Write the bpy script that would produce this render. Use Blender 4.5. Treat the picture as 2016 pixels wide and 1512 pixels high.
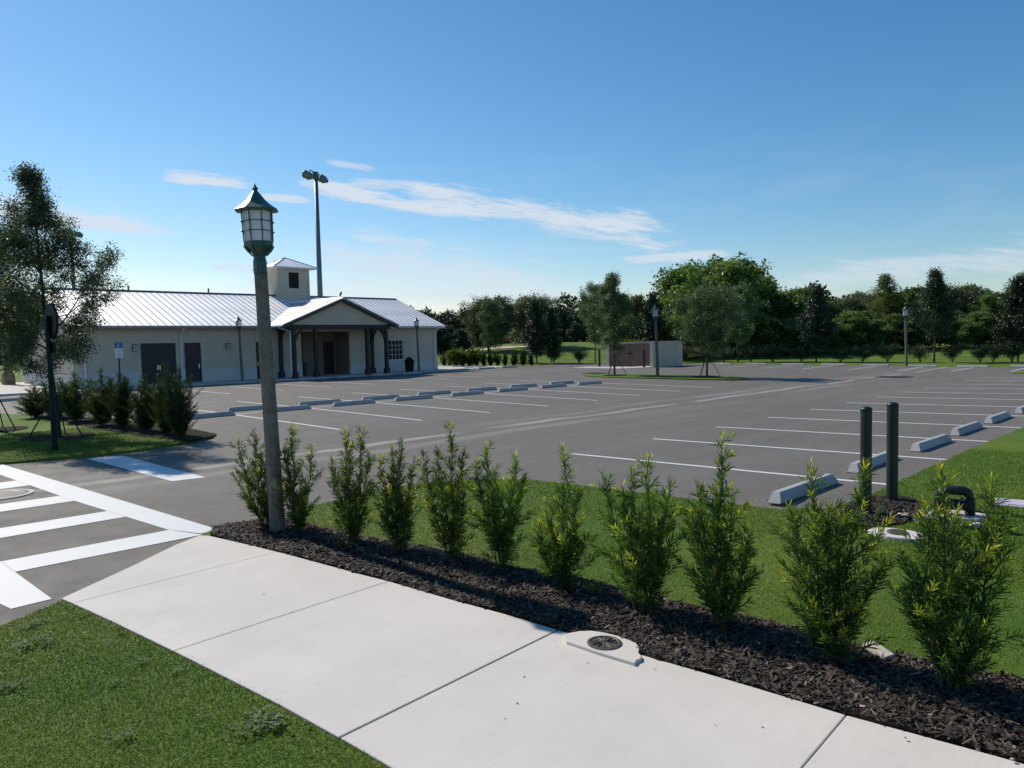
import bpy, math, random
import numpy as np
from mathutils import Vector, Matrix

for o in list(bpy.data.objects): bpy.data.objects.remove(o)
scene = bpy.context.scene
COL = scene.collection
R = math.radians

# ------------------------------------------------------------------ camera
W, H = 2016, 1512
F, PITCH, ROLL, YAW, CH = 1457.944, .056365, -.021901, .788256, 2.25636
_fw = np.array([-math.sin(YAW)*math.cos(PITCH), math.cos(YAW)*math.cos(PITCH), -math.sin(PITCH)])
_rt = np.array([math.cos(YAW), math.sin(YAW), 0.0])
_up = np.cross(_rt, _fw)
_r = math.cos(ROLL)*_rt + math.sin(ROLL)*_up
_u = -math.sin(ROLL)*_rt + math.cos(ROLL)*_up
CAM = np.array([0, 0, CH])
cd = bpy.data.cameras.new('camera'); cam = bpy.data.objects.new('camera', cd); COL.objects.link(cam)
cd.sensor_width = 36; cd.lens = F/W*36; cd.clip_end = 6000; cd.clip_start = .05
M = Matrix(((_r[0], _u[0], -_fw[0], 0), (_r[1], _u[1], -_fw[1], 0), (_r[2], _u[2], -_fw[2], CH), (0, 0, 0, 1)))
cam.matrix_world = M
scene.camera = cam
scene.render.resolution_x, scene.render.resolution_y = 1024, 768
scene.cycles.max_bounces = 5; scene.cycles.diffuse_bounces = 3; scene.cycles.glossy_bounces = 2; scene.cycles.transmission_bounces = 3

# ------------------------------------------------------------------ sun, sky
SUN_EL, SUN_AZ = 40.0, 182.0          # azimuth counter-clockwise from +X: the sun stands over -X
sv = Vector((math.cos(R(SUN_EL))*math.cos(R(SUN_AZ)), math.cos(R(SUN_EL))*math.sin(R(SUN_AZ)), math.sin(R(SUN_EL))))
sd = bpy.data.lights.new('sun', 'SUN'); so = bpy.data.objects.new('sun', sd); COL.objects.link(so)
sd.energy = 4.5; sd.angle = R(.53); sd.color = (1, .925, .81)
so.rotation_euler = (-sv).to_track_quat('-Z', 'Y').to_euler(); so.location = sv*60
scene.view_settings.view_transform = 'Standard'; scene.view_settings.look = 'None'
scene.view_settings.exposure = 0.0; scene.view_settings.gamma = 1

class NT:
    """small helper to write node trees"""
    def __init__(s, tree): s.t = tree; s.n = tree.nodes; s.l = tree.links
    def new(s, typ, **kw):
        n = s.n.new(typ)
        for k, v in kw.items(): setattr(n, k, v)
        return n
    def put(s, sock, v):
        if isinstance(v, bpy.types.NodeSocket): s.l.new(v, sock)
        else: sock.default_value = v
    def m(s, op, a, b=0.0, c=None, clamp=False):
        n = s.new('ShaderNodeMath', operation=op, use_clamp=clamp)
        s.put(n.inputs[0], a); s.put(n.inputs[1], b)
        if c is not None: s.put(n.inputs[2], c)
        return n.outputs[0]
    def vm(s, op, a, b=None, out=0):
        n = s.new('ShaderNodeVectorMath', operation=op); s.put(n.inputs[0], a)
        if b is not None: s.put(n.inputs[1], b)
        return n.outputs['Value'] if op in ('DOT_PRODUCT', 'LENGTH') else n.outputs[0]
    def sm(s, v, a, b, lo=0.0, hi=1.0):
        n = s.new('ShaderNodeMapRange', interpolation_type='SMOOTHSTEP')
        for i, x in enumerate((v, a, b, lo, hi)): s.put(n.inputs[i], x)
        return n.outputs[0]
    def noise(s, vec, scale, detail=3, rough=.55, dist=0.0):
        n = s.new('ShaderNodeTexNoise')
        if vec is not None: s.put(n.inputs['Vector'], vec)
        n.inputs['Scale'].default_value = scale; n.inputs['Detail'].default_value = detail
        n.inputs['Roughness'].default_value = rough; n.inputs['Distortion'].default_value = dist
        return n.outputs['Fac']
    def mix(s, f, a, b, blend='MIX'):
        n = s.new('ShaderNodeMix', data_type='RGBA', blend_type=blend)
        s.put(n.inputs[0], f); s.put(n.inputs[6], a); s.put(n.inputs[7], b)
        return n.outputs[2]
    def ramp(s, v, stops):
        n = s.new('ShaderNodeValToRGB'); e = n.color_ramp.elements
        while len(e) < len(stops): e.new(.5)
        for q, (p, c) in zip(e, stops): q.position = p; q.color = (*c, 1)
        s.put(n.inputs[0], v); return n.outputs[0]

def ray(x, y):
    d = _fw + (x-W/2)/F*_r - (y-H/2)/F*_u
    return d
def rdir(x, y):
    d = ray(x, y); return d/np.linalg.norm(d)

world = bpy.data.worlds.new('World'); scene.world = world; world.use_nodes = True
T = NT(world.node_tree); T.n.clear()
sky = T.new('ShaderNodeTexSky', sky_type='NISHITA'); sky.sun_disc = False
sky.sun_elevation = R(SUN_EL); sky.sun_rotation = R(90-SUN_AZ)
sky.air_density = 1.1; sky.dust_density = .15; sky.ozone_density = 3.0; sky.altitude = 0
tc = T.new('ShaderNodeTexCoord'); D = T.vm('NORMALIZE', tc.outputs['Generated'])
# one fibrous noise for all the cirrus, drawn out along the wind
_a, _b = rdir(640, 372), rdir(1440, 470); _n = np.cross(_a, _b); _n /= np.linalg.norm(_n); _m = (_a+_b)/np.linalg.norm(_a+_b); _t = np.cross(_n, _m)
if _n[2] < 0: _n = -_n
cmb = T.new('ShaderNodeCombineXYZ'); T.put(cmb.inputs[0], T.m('MULTIPLY', T.vm('DOT_PRODUCT', D, tuple(_t)), 15.0)); T.put(cmb.inputs[1], T.m('MULTIPLY', T.vm('DOT_PRODUCT', D, tuple(_n)), 95.0)); cmb.inputs[2].default_value = 2.7
NZ = T.m('ADD', T.m('MULTIPLY', T.noise(cmb.outputs[0], 1.0, 7, .68, .6), .62), T.m('MULTIPLY', T.noise(cmb.outputs[0], 3.1, 4, .7, .3), .38))
WB = T.m('SUBTRACT', T.noise(cmb.outputs[0], .35, 2), .5)
def streak(p0, p1, half_px, amp, _ns=None, _seed=0.0, thr=(.3, .6)):
    """a wisp of cirrus between two directions of the sky, its edges eaten by the noise"""
    a, b = rdir(*p0), rdir(*p1)
    n = np.cross(a, b); n /= np.linalg.norm(n)
    mid = a+b; mid /= np.linalg.norm(mid); t = np.cross(n, mid)
    if n[2] < 0: n = -n
    ta, tb = sorted((a@t, b@t)); w = half_px/F; L = tb-ta
    s_ = T.vm('DOT_PRODUCT', D, tuple(n)); l_ = T.vm('DOT_PRODUCT', D, tuple(t))
    across = T.sm(T.m('ABSOLUTE', T.m('MULTIPLY_ADD', WB, w*1.6, s_)), w, w*.12)
    along = T.m('MULTIPLY', T.sm(l_, ta-.02*L, ta+.3*L), T.sm(l_, tb+.02*L, tb-.3*L))
    e_ = T.m('MULTIPLY', T.m('MULTIPLY', across, along), T.m('GREATER_THAN', T.vm('DOT_PRODUCT', D, tuple(mid)), 0.0))
    v = T.sm(T.m('MULTIPLY_ADD', e_, .42, T.m('ADD', NZ, -.42)), thr[0]+.04, thr[1]+.04)
    return T.m('MULTIPLY', T.m('MULTIPLY', v, T.m('MULTIPLY', e_, 2.2, clamp=True)), amp)
cl = [streak((530, 348), (960, 440), 26, 1.0, (16, 100), 1.3, (.2, .5)),
      streak((640, 372), (1440, 470), 50, 1.0, (11, 75), 2.7, (.22, .52)),
      streak((960, 432), (1420, 495), 30, .9, (16, 100), 4.1, (.25, .6)),
      streak((640, 362), (900, 375), 20, .75, (20, 120), 5.2, (.2, .55)),
      streak((1180, 512), (1490, 498), 16, .8, (18, 120), 6.6, (.18, .5)),
      streak((650, 445), (900, 500), 30, .6, (22, 60), 7.7, (.14, .55)),
      streak((480, 490), (1240, 585), 80, .75, (12, 60), 8.4, (.15, .6)),
      streak((300, 560), (1120, 590), 40, .6, (10, 60), 9.9, (.16, .6)),
      streak((-320, 375), (420, 470), 28, .9, (14, 90), 11.1, (.12, .48)),
      streak((280, 338), (530, 368), 18, 1.0, (26, 120), 12.2, (.2, .5)),
      streak((450, 380), (640, 395), 14, .85, (30, 150), 13.6, (.2, .5)),
      streak((1430, 565), (2400, 468), 48, .65, (12, 70), 14.8, (.16, .55)),
      streak((620, 312), (760, 338), 15, .6, (30, 110), 15.1, (.22, .55)),
      streak((380, 520), (560, 540), 18, .6, (20, 100), 16.3, (.2, .55))]
cloud = cl[0]
for q in cl[1:]: cloud = T.m('MAXIMUM', cloud, q)
bc = T.new('ShaderNodeSeparateXYZ'); T.put(bc.inputs[0], D)
# faint high veil all round, thicker toward the horizon
vv = T.vm('MULTIPLY', D, (5.0, 5.0, 26.0))
veil = T.m('MULTIPLY', T.sm(T.noise(vv, 1.0, 5, .6), .45, .8), T.sm(bc.outputs[2], .32, .02, 0, .28))
cloud = T.m('MAXIMUM', cloud, veil)
# deeper, more saturated blue than the stock atmosphere gives (the whole sky alike)
sp = T.new('ShaderNodeSeparateColor'); T.put(sp.inputs[0], sky.outputs[0]); cb = T.new('ShaderNodeCombineColor')
for i_, (p_, a_) in enumerate(((1.55, 1.36), (1.15, 1.12), (1.0, 1.14))):
    T.put(cb.inputs[i_], T.m('MULTIPLY', T.m('POWER', T.m('MULTIPLY', sp.outputs[i_], .1), p_), a_*10))
skyc = cb.outputs[0]
col = T.mix(T.m('MULTIPLY', cloud, .92), skyc, (7.0, 7.6, 8.5, 1))
bg = T.new('ShaderNodeBackground'); T.put(bg.inputs[0], col); bg.inputs[1].default_value = .1
wo = T.new('ShaderNodeOutputWorld'); T.l.new(bg.outputs[0], wo.inputs[0])

# ------------------------------------------------------------------ ground shape and picking
PX = [-60, -46, -23, -17.1, -13, -9.3, -3.5, 10]
PZ = [.10, .10, .08, .03, 0, .05, .15, .2]
def g(x, y):
    x = np.asarray(x, float); y = np.asarray(y, float)
    t = np.clip((y-5.5)/4.5, 0, 1); t = t*t*(3-2*t)
    z = np.interp(x, PX, PZ)*t
    d = np.hypot(x, y); s = np.clip((d-68)/42, 0, 1); s = s*s*(3-2*s)
    k = np.clip((-x/np.maximum(y, 1)-1.02)/.25, 0, 1); k = k*k*(3-2*k)
    return z + s*(1.95-1.9*k)*np.clip(y/40, 0, 1)
def bp(x, y, dz=0.0):
    d = ray(x, y); z = dz; P = CAM
    for i in range(40):
        t = (z-CH)/min(d[2], -1e-4); P = CAM+t*d
        z = .5*z+.5*(float(g(P[0], P[1]))+dz)
    return P
def atd(x, y, P):
    d = ray(x, y); return CAM+d*((np.array(P)-CAM)@_fw)/(d@_fw)
def mpp(P): return float((np.array(P)-CAM)@_fw)/F

# ------------------------------------------------------------------ mesh helpers
class MB:
    def __init__(s): s.v = []; s.f = []
    def face(s, pts): i = len(s.v); s.v += [tuple(p) for p in pts]; s.f.append(tuple(range(i, i+len(pts))))
    def box(s, x0, x1, y0, y1, z0, z1):
        i = len(s.v)
        s.v += [(x0,y0,z0),(x1,y0,z0),(x1,y1,z0),(x0,y1,z0),(x0,y0,z1),(x1,y0,z1),(x1,y1,z1),(x0,y1,z1)]
        for q in ((0,3,2,1),(4,5,6,7),(0,1,5,4),(1,2,6,5),(2,3,7,6),(3,0,4,7)): s.f.append(tuple(i+k for k in q))
        return s
    def hexa(s, b, t):
        i = len(s.v); s.v += [tuple(p) for p in b]+[tuple(p) for p in t]
        for q in ((0,3,2,1),(4,5,6,7),(0,1,5,4),(1,2,6,5),(2,3,7,6),(3,0,4,7)): s.f.append(tuple(i+k for k in q))
        return s
    def prism(s, poly, z0, z1):
        n = len(poly); i = len(s.v)
        f0 = z0 if callable(z0) else (lambda x, y: z0); f1 = z1 if callable(z1) else (lambda x, y: z1)
        s.v += [(p[0], p[1], f0(*p[:2])) for p in poly]+[(p[0], p[1], f1(*p[:2])) for p in poly]
        s.f.append(tuple(i+k for k in reversed(range(n)))); s.f.append(tuple(i+n+k for k in range(n)))
        for k in range(n): s.f.append((i+k, i+(k+1) % n, i+n+(k+1) % n, i+n+k))
        return s
    def tube(s, pts, rad, n=8, cap=True, phase=0.0):
        pts = [Vector(p) for p in pts]; i0 = len(s.v)
        if not hasattr(rad, '__len__'): rad = [rad]*len(pts)
        for k, p in enumerate(pts):
            a = pts[max(k-1, 0)]; b = pts[min(k+1, len(pts)-1)]; d = (b-a).normalized()
            u = d.cross(Vector((0, 0, 1)) if abs(d.z) < .95 else Vector((0, 1, 0))).normalized(); w = d.cross(u)
            for j in range(n):
                t = 2*math.pi*j/n+phase; q = p+(u*math.cos(t)+w*math.sin(t))*rad[k]; s.v.append(tuple(q))
        for k in range(len(pts)-1):
            for j in range(n):
                a = i0+k*n+j; b = i0+k*n+(j+1) % n; s.f.append((a, a+n, b+n, b))
        if cap:
            s.f.append(tuple(i0+j for j in range(n))); s.f.append(tuple(i0+(len(pts)-1)*n+j for j in reversed(range(n))))
        return s
    def lathe(s, prof, n=8, c=(0, 0, 0), phase=0.0, cap=True):
        i0 = len(s.v)
        for r, z in prof:
            for j in range(n):
                t = 2*math.pi*j/n+phase; s.v.append((c[0]+r*math.cos(t), c[1]+r*math.sin(t), c[2]+z))
        for k in range(len(prof)-1):
            for j in range(n):
                a = i0+k*n+j; b = i0+k*n+(j+1) % n; s.f.append((a, b, b+n, a+n))
        if cap:
            s.f.append(tuple(i0+j for j in reversed(range(n)))); s.f.append(tuple(i0+(len(prof)-1)*n+j for j in range(n)))
        return s
    def mesh(s, name, mat=None, smooth=False):
        me = bpy.data.meshes.new(name); me.from_pydata(s.v, [], s.f); me.update()
        if mat: me.materials.append(mat)
        if smooth: me.polygons.foreach_set('use_smooth', [True]*len(me.polygons))
        return me
def tagit(o, label=None, cat=None, group=None, kind=None):
    if label: o['label'] = label
    if cat: o['category'] = cat
    if group: o['group'] = group
    if kind: o['kind'] = kind
    return o
def link(name, me, parent=None, loc=None, rz=None, **kw):
    o = bpy.data.objects.new(name, me); COL.objects.link(o)
    if parent is not None: o.parent = parent
    if loc is not None: o.location = loc
    if rz is not None: o.rotation_euler[2] = rz
    return tagit(o, **kw)
def obj(name, mb, mat, parent=None, smooth=False, bevel=0.0, **kw):
    o = link(name, mb.mesh(name, mat, smooth), parent, **kw)
    if bevel:
        b = o.modifiers.new('bevel', 'BEVEL'); b.width = bevel; b.segments = 2; b.limit_method = 'ANGLE'
    return o
def empty(name, loc=(0, 0, 0), rz=0.0, **kw):
    o = link(name, None, loc=loc, rz=rz, **kw); o.empty_display_size = .2; return o
def copy_tree(o, parent=None):
    c = o.copy(); COL.objects.link(c); c.parent = parent
    for ch in o.children: copy_tree(ch, c)
    return c
def np_mesh(name, V, Fq, mat, tint=None):
    """V (n,3); Fq (m,k) faces all of one size"""
    V = np.asarray(V, np.float32); Fq = np.asarray(Fq, np.int32); k = Fq.shape[1]
    me = bpy.data.meshes.new(name)
    me.vertices.add(len(V)); me.vertices.foreach_set('co', V.ravel())
    me.loops.add(Fq.size); me.loops.foreach_set('vertex_index', Fq.ravel())
    me.polygons.add(len(Fq)); me.polygons.foreach_set('loop_start', np.arange(0, Fq.size, k, dtype=np.int32))
    if tint is not None:
        a = me.attributes.new('tint', 'FLOAT', 'POINT'); a.data.foreach_set('value', np.asarray(tint, np.float32))
    me.update(calc_edges=True); me.materials.append(mat); return me

# ------------------------------------------------------------------ materials
MATS = {}
def pmat(name, base, rough=.7, metal=0.0, spec=.5, var=.12, scale=6.0, bump=0.0, bscale=40.0, coord='Object', detail=4, dirt=None):
    """plain procedural paint / stone / metal: colour with mottling and relief"""
    m = bpy.data.materials.new(name); m.use_nodes = True; T = NT(m.node_tree); b = T.n['Principled BSDF']
    tc = T.new('ShaderNodeTexCoord')
    geo = T.new('ShaderNodeNewGeometry'); vec = geo.outputs['Position'] if coord == 'World' else tc.outputs['Object']
    nz = T.noise(vec, scale, detail)
    f = T.sm(nz, .3, .7)
    lo = tuple(max(0, c*(1-var)) for c in base)+(1,); hi = tuple(min(1, c*(1+var)) for c in base)+(1,)
    c = T.mix(f, lo, hi)
    if dirt:
        c = T.mix(T.m('MULTIPLY', T.sm(T.noise(vec, dirt[1], 5, .65), .52, .75), dirt[2]), c, (*dirt[0], 1))
    T.put(b.inputs['Base Color'], c)
    T.put(b.inputs['Roughness'], T.sm(T.noise(vec, scale*1.7, 3), .2, .8, max(.02, rough-.08), min(1, rough+.08)))
    b.inputs['Metallic'].default_value = metal; b.inputs['Specular IOR Level'].default_value = spec
    if bump:
        bm = T.new('ShaderNodeBump'); bm.inputs['Strength'].default_value = bump; bm.inputs['Distance'].default_value = .01
        T.put(bm.inputs['Height'], T.noise(vec, bscale, 4, .6)); T.l.new(bm.outputs[0], b.inputs['Normal'])
    MATS[name] = m; return m

def leafmat(name, dark, light, young, rough=.42, trans=.35, spec=.5):
    """leaves: tint 0..1 runs from old to new leaf, 2 is a new yellow shoot"""
    m = bpy.data.materials.new(name); m.use_nodes = True; T = NT(m.node_tree); b = T.n['Principled BSDF']
    at = T.new('ShaderNodeAttribute', attribute_name='tint'); v = at.outputs['Fac']
    c = T.mix(T.m('MINIMUM', v, 1.0), (*dark, 1), (*light, 1))
    c = T.mix(T.m('SUBTRACT', v, 1.0, clamp=True), c, (*young, 1))
    oi = T.new('ShaderNodeObjectInfo')
    hs = T.new('ShaderNodeHueSaturation'); T.put(hs.inputs['Color'], c)
    T.put(hs.inputs['Value'], T.sm(oi.outputs['Random'], 0, 1, .8, 1.2)); T.put(hs.inputs['Hue'], T.sm(oi.outputs['Random'], 0, 1, .488, .508))
    T.put(b.inputs['Base Color'], hs.outputs[0]); b.inputs['Roughness'].default_value = rough; b.inputs['Specular IOR Level'].default_value = spec
    tr = T.new('ShaderNodeBsdfTranslucent'); T.put(tr.inputs[0], T.mix(1.0, hs.outputs[0], (1.25, 1.2, .5, 1), 'MULTIPLY'))
    mx = T.new('ShaderNodeMixShader'); mx.inputs[0].default_value = trans
    T.l.new(b.outputs[0], mx.inputs[1]); T.l.new(tr.outputs[0], mx.inputs[2]); T.l.new(mx.outputs[0], T.n['Material Output'].inputs[0])
    MATS[name] = m; return m

def grassmat(name, near=True):
    m = bpy.data.materials.new(name); m.use_nodes = True; T = NT(m.node_tree); b = T.n['Principled BSDF']
    geo = T.new('ShaderNodeNewGeometry'); P = geo.outputs['Position']
    big = T.noise(P, .35, 4, .6); mid = T.noise(P, 3.2, 4, .65); fine = T.noise(P, 60, 3, .7)
    c = T.mix(T.sm(big, .35, .68), (.085, .16, .016, 1), (.165, .215, .03, 1))
    c = T.mix(T.m('MULTIPLY', T.sm(mid, .5, .8), .55), c, (.20, .21, .055, 1))
    c = T.mix(T.m('MULTIPLY', T.sm(fine, .4, .65), .55), c, (.045, .085, .012, 1))
    T.put(b.inputs['Base Color'], c); b.inputs['Roughness'].default_value = .85; b.inputs['Specular IOR Level'].default_value = .15
    bm = T.new('ShaderNodeBump'); bm.inputs['Strength'].default_value = .7; bm.inputs['Distance'].default_value = .03
    T.put(bm.inputs['Height'], T.m('ADD', T.noise(P, 45, 4, .75), T.m('MULTIPLY', mid, .6))); T.l.new(bm.outputs[0], b.inputs['Normal'])
    MATS[name] = m; return m
grassmat('turf')

def blademat():
    m = bpy.data.materials.new('grass_blades'); m.use_nodes = True; T = NT(m.node_tree); b = T.n['Principled BSDF']
    geo = T.new('ShaderNodeNewGeometry'); P = geo.outputs['Position']
    at = T.new('ShaderNodeAttribute', attribute_name='tint')
    big = T.noise(P, .5, 4, .6); mid = T.noise(P, 2.6, 4, .65)
    c = T.mix(T.sm(big, .35, .65), (.085, .18, .014, 1), (.17, .235, .028, 1))
    c = T.mix(T.m('MULTIPLY', T.sm(mid, .5, .8), .5), c, (.24, .26, .05, 1))
    c = T.mix(at.outputs['Fac'], c, T.mix(1.0, c, (1.5, 1.3, 1.2, 1), 'MULTIPLY'))
    T.put(b.inputs['Base Color'], c); b.inputs['Roughness'].default_value = .5; b.inputs['Specular IOR Level'].default_value = .3
    tr = T.new('ShaderNodeBsdfTranslucent'); T.put(tr.inputs[0], c)
    mx = T.new('ShaderNodeMixShader'); mx.inputs[0].default_value = .35
    T.l.new(b.outputs[0], mx.inputs[1]); T.l.new(tr.outputs[0], mx.inputs[2]); T.l.new(mx.outputs[0], T.n['Material Output'].inputs[0])
    MATS['blades'] = m
blademat()

def asphaltmat():
    m = bpy.data.materials.new('asphalt'); m.use_nodes = True; T = NT(m.node_tree); b = T.n['Principled BSDF']
    geo = T.new('ShaderNodeNewGeometry'); P = geo.outputs['Position']; sx = T.new('ShaderNodeSeparateXYZ'); T.put(sx.inputs[0], P)
    X, Y = sx.outputs[0], sx.outputs[1]
    grain = T.m('ADD', T.m('MULTIPLY', T.noise(P, 130, 2, .7), .55), T.m('MULTIPLY', T.noise(P, 34, 4, .8), .45)); mid = T.noise(P, 2.2, 5, .65)
    st = T.vm('MULTIPLY', P, (1.1, .12, 1)); lanes = T.noise(st, 1.0, 5, .6)      # paver passes run along the rows
    big = T.noise(P, .16, 3, .6)
    c = T.mix(T.sm(grain, .3, .72), (.098, .088, .076, 1), (.215, .194, .168, 1))
    c = T.mix(T.m('MULTIPLY', T.sm(lanes, .4, .68), .5), c, (.195, .175, .152, 1))
    c = T.mix(T.m('MULTIPLY', T.sm(big, .45, .7), .45), c, (.13, .117, .102, 1))
    c = T.mix(T.m('MULTIPLY', T.sm(mid, .55, .8), .4), c, (.095, .086, .075, 1))
    # pale silt along the valley between the two falls, washed to ragged bits
    wob = T.m('MULTIPLY', T.m('SUBTRACT', T.noise(T.vm('MULTIPLY', P, (0, .12, 0)), 1.0, 3), .5), 1.6)
    dv = T.m('ABSOLUTE', T.m('ADD', T.m('ADD', X, 14.1), wob))
    silt = T.m('MULTIPLY', T.sm(dv, .3, .02), T.sm(T.noise(T.vm('MULTIPLY', P, (1, .25, 1)), 1.0, 3), .36, .56))
    silt2 = T.m('MULTIPLY', T.sm(T.m('ABSOLUTE', T.m('ADD', dv, -.9)), .55, .0), T.m('MULTIPLY', T.sm(lanes, .35, .7), .4))
    c = T.mix(T.m('MULTIPLY', T.m('MAXIMUM', silt, silt2), .72), c, (.42, .39, .35, 1))
    # thin seams between paving passes
    for xs, amp in ((-15.2, .7), (-19.6, .4), (-27.5, .4), (-31.0, .55), (-35.6, .4), (-11.2, .5), (-7.1, .4)):
        d = T.m('ABSOLUTE', T.m('ADD', T.m('ADD', X, -xs), T.m('MULTIPLY', wob, .35)))
        k = T.m('MULTIPLY', T.sm(d, .025, .004), T.sm(T.noise(P, .8, 3), .42, .55))
        c = T.mix(T.m('MULTIPLY', k, amp), c, (.03, .03, .03, 1))
    T.put(b.inputs['Base Color'], c); T.put(b.inputs['Roughness'], T.sm(mid, .3, .7, .68, .82)); b.inputs['Specular IOR Level'].default_value = .22
    bm = T.new('ShaderNodeBump'); bm.inputs['Strength'].default_value = .5; bm.inputs['Distance'].default_value = .006
    T.put(bm.inputs['Height'], T.noise(P, 170, 3, .8)); T.l.new(bm.outputs[0], b.inputs['Normal'])
    MATS['asphalt'] = m
asphaltmat()

def concretemat(name, base, var=.06):
    m = bpy.data.materials.new(name); m.use_nodes = True; T = NT(m.node_tree); b = T.n['Principled BSDF']
    geo = T.new('ShaderNodeNewGeometry'); P = geo.outputs['Position']
    cl = T.noise(P, .9, 5, .6); br = T.noise(T.vm('MULTIPLY', P, (30, 3, 3)), 1.0, 3, .6); sp = T.noise(P, 38, 2, .5); fi = T.noise(P, 220, 2, .6)
    lo = tuple(q*(1-var) for q in base)+(1,); hi = tuple(q*(1+var) for q in base)+(1,)
    c = T.mix(T.sm(cl, .3, .7), lo, hi)
    c = T.mix(T.m('MULTIPLY', T.sm(br, .4, .75), .12), c, (.4, .38, .35, 1))
    c = T.mix(T.m('MULTIPLY', T.sm(sp, .70, .80), .4), c, (.2, .18, .16, 1))
    c = T.mix(T.m('MULTIPLY', T.sm(T.noise(P, 1.7, 6, .7), .55, .8), .22), c, (.43, .40, .35, 1))
    c = T.mix(T.m('MULTIPLY', fi, .12), c, (.35, .33, .3, 1))
    T.put(b.inputs['Base Color'], c); b.inputs['Roughness'].default_value = .82; b.inputs['Specular IOR Level'].default_value = .3
    bm = T.new('ShaderNodeBump'); bm.inputs['Strength'].default_value = .25; bm.inputs['Distance'].default_value = .004
    T.put(bm.inputs['Height'], T.m('ADD', fi, br)); T.l.new(bm.outputs[0], b.inputs['Normal'])
    MATS[name] = m
concretemat('sidewalk', (.66, .605, .545)); concretemat('concrete', (.55, .505, .46), .1); concretemat('stopconc', (.38, .375, .37), .1)

def paintmat():
    m = bpy.data.materials.new('road_paint'); m.use_nodes = True; T = NT(m.node_tree); b = T.n['Principled BSDF']
    geo = T.new('ShaderNodeNewGeometry'); P = geo.outputs['Position']
    wear = T.m('MULTIPLY', T.sm(T.noise(P, 5, 6, .75), .60, .78), T.sm(T.noise(P, 70, 2, .7), .35, .6))
    c = T.mix(T.m('MULTIPLY', T.sm(T.noise(P, 1.3, 4), .3, .7), .3), (.66, .655, .635, 1), (.57, .56, .54, 1))
    c = T.mix(T.m('MULTIPLY', wear, .55), c, (.16, .155, .15, 1))
    T.put(b.inputs['Base Color'], c); b.inputs['Roughness'].default_value = .6
    bm = T.new('ShaderNodeBump'); bm.inputs['Strength'].default_value = .3; bm.inputs['Distance'].default_value = .004
    T.put(bm.inputs['Height'], T.noise(P, 160, 2, .7)); T.l.new(bm.outputs[0], b.inputs['Normal'])
    MATS['paint'] = m
paintmat()
pmat('mulch_soil', (.024, .017, .013), .95, spec=.08, var=.4, scale=30, bump=1.0, bscale=60, coord='World')
def chipmat():
    m = bpy.data.materials.new('bark_chips'); m.use_nodes = True; T = NT(m.node_tree); b = T.n['Principled BSDF']
    at = T.new('ShaderNodeAttribute', attribute_name='tint')
    c = T.ramp(at.outputs['Fac'], [(0, (.018, .012, .009)), (.45, (.055, .037, .027)), (.8, (.14, .105, .08)), (1, (.30, .25, .2))])
    T.put(b.inputs['Base Color'], c); b.inputs['Roughness'].default_value = .8; MATS['chips'] = m
chipmat()
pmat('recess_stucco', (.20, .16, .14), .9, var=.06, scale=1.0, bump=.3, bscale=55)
pmat('stucco', (.53, .465, .37), .9, var=.05, scale=.8, bump=.35, bscale=55)
pmat('wainscot', (.55, .54, .51), .9, var=.06, scale=.9, bump=.35, bscale=55)
pmat('roof_metal', (.95, .94, .94), .6, metal=.7, var=.02, scale=.4)
pmat('seam_metal', (.30, .27, .26), .6, metal=.3, var=.06, scale=2)
pmat('ridge_metal', (.16, .15, .15), .5, metal=.5, var=.1, scale=2)
pmat('bronze_trim', (.038, .032, .032), .5, var=.15, scale=3)
pmat('fascia', (.28, .26, .24), .55, var=.08, scale=2)
pmat('timber', (.024, .019, .02), .6, var=.3, scale=7, bump=.3, bscale=30)
pmat('door_paint', (.012, .011, .015), .5, var=.15, scale=3)
pmat('door_frame', (.05, .045, .05), .5, var=.1)
pmat('white_metal', (.66, .66, .70), .45, var=.05, scale=3)
pmat('steel', (.62, .62, .62), .3, metal=1, var=.05)
pmat('lamp_green', (.022, .075, .070), .38, var=.25, scale=9, dirt=((.10, .16, .15), 14, .35))
pmat('pole_concrete', (.15, .138, .118), .9, var=.22, scale=9, bump=.9, bscale=26, dirt=((.055, .052, .05), 26, .8))
pmat('dark_green', (.006, .014, .016), .6, var=.2, scale=8, spec=.2)
pmat('bollard_green', (.006, .018, .016), .45, var=.25, scale=9, dirt=((.05, .06, .055), 20, .25))
pmat('galv_pole', (.16, .20, .21), .5, metal=.5, var=.12, scale=2)
pmat('black_metal', (.012, .012, .013), .5, var=.2)
pmat('gate_board', (.12, .078, .062), .75, var=.06, scale=2, bump=.2, bscale=50)
pmat('bark', (.075, .06, .048), .9, var=.35, scale=12, bump=.8, bscale=30)
pmat('bark_dark', (.04, .033, .03), .9, var=.35, scale=12, bump=.8, bscale=30)
pmat('stem', (.06, .065, .03), .8, var=.3, scale=25)
pmat('iron', (.10, .09, .08), .6, metal=.6, var=.3, scale=20, bump=.5, bscale=60)
pmat('stone_pale', (.5, .46, .39), .85, var=.15, scale=9, bump=.6, bscale=14)
pmat('stone_tan', (.45, .38, .30), .9, var=.3, scale=7, bump=.8, bscale=12)
pmat('lilac_plastic', (.58, .50, .60), .5, var=.06, scale=6, dirt=((.4, .36, .38), 9, .3))
pmat('sign_blue', (.018, .09, .42), .4, var=.05)
pmat('sign_white', (.78, .78, .78), .4, var=.03)
pmat('sign_red', (.50, .015, .02), .4, var=.05)
pmat('sign_grey', (.25, .26, .3), .5, var=.1)
pmat('sand', (.50, .42, .30), .9, var=.1)
pmat('column_stone', (.23, .175, .13), .9, var=.3, scale=8, bump=.6, bscale=15)
pmat('feather', (.02, .02, .022), .6, var=.2, scale=20)
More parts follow.
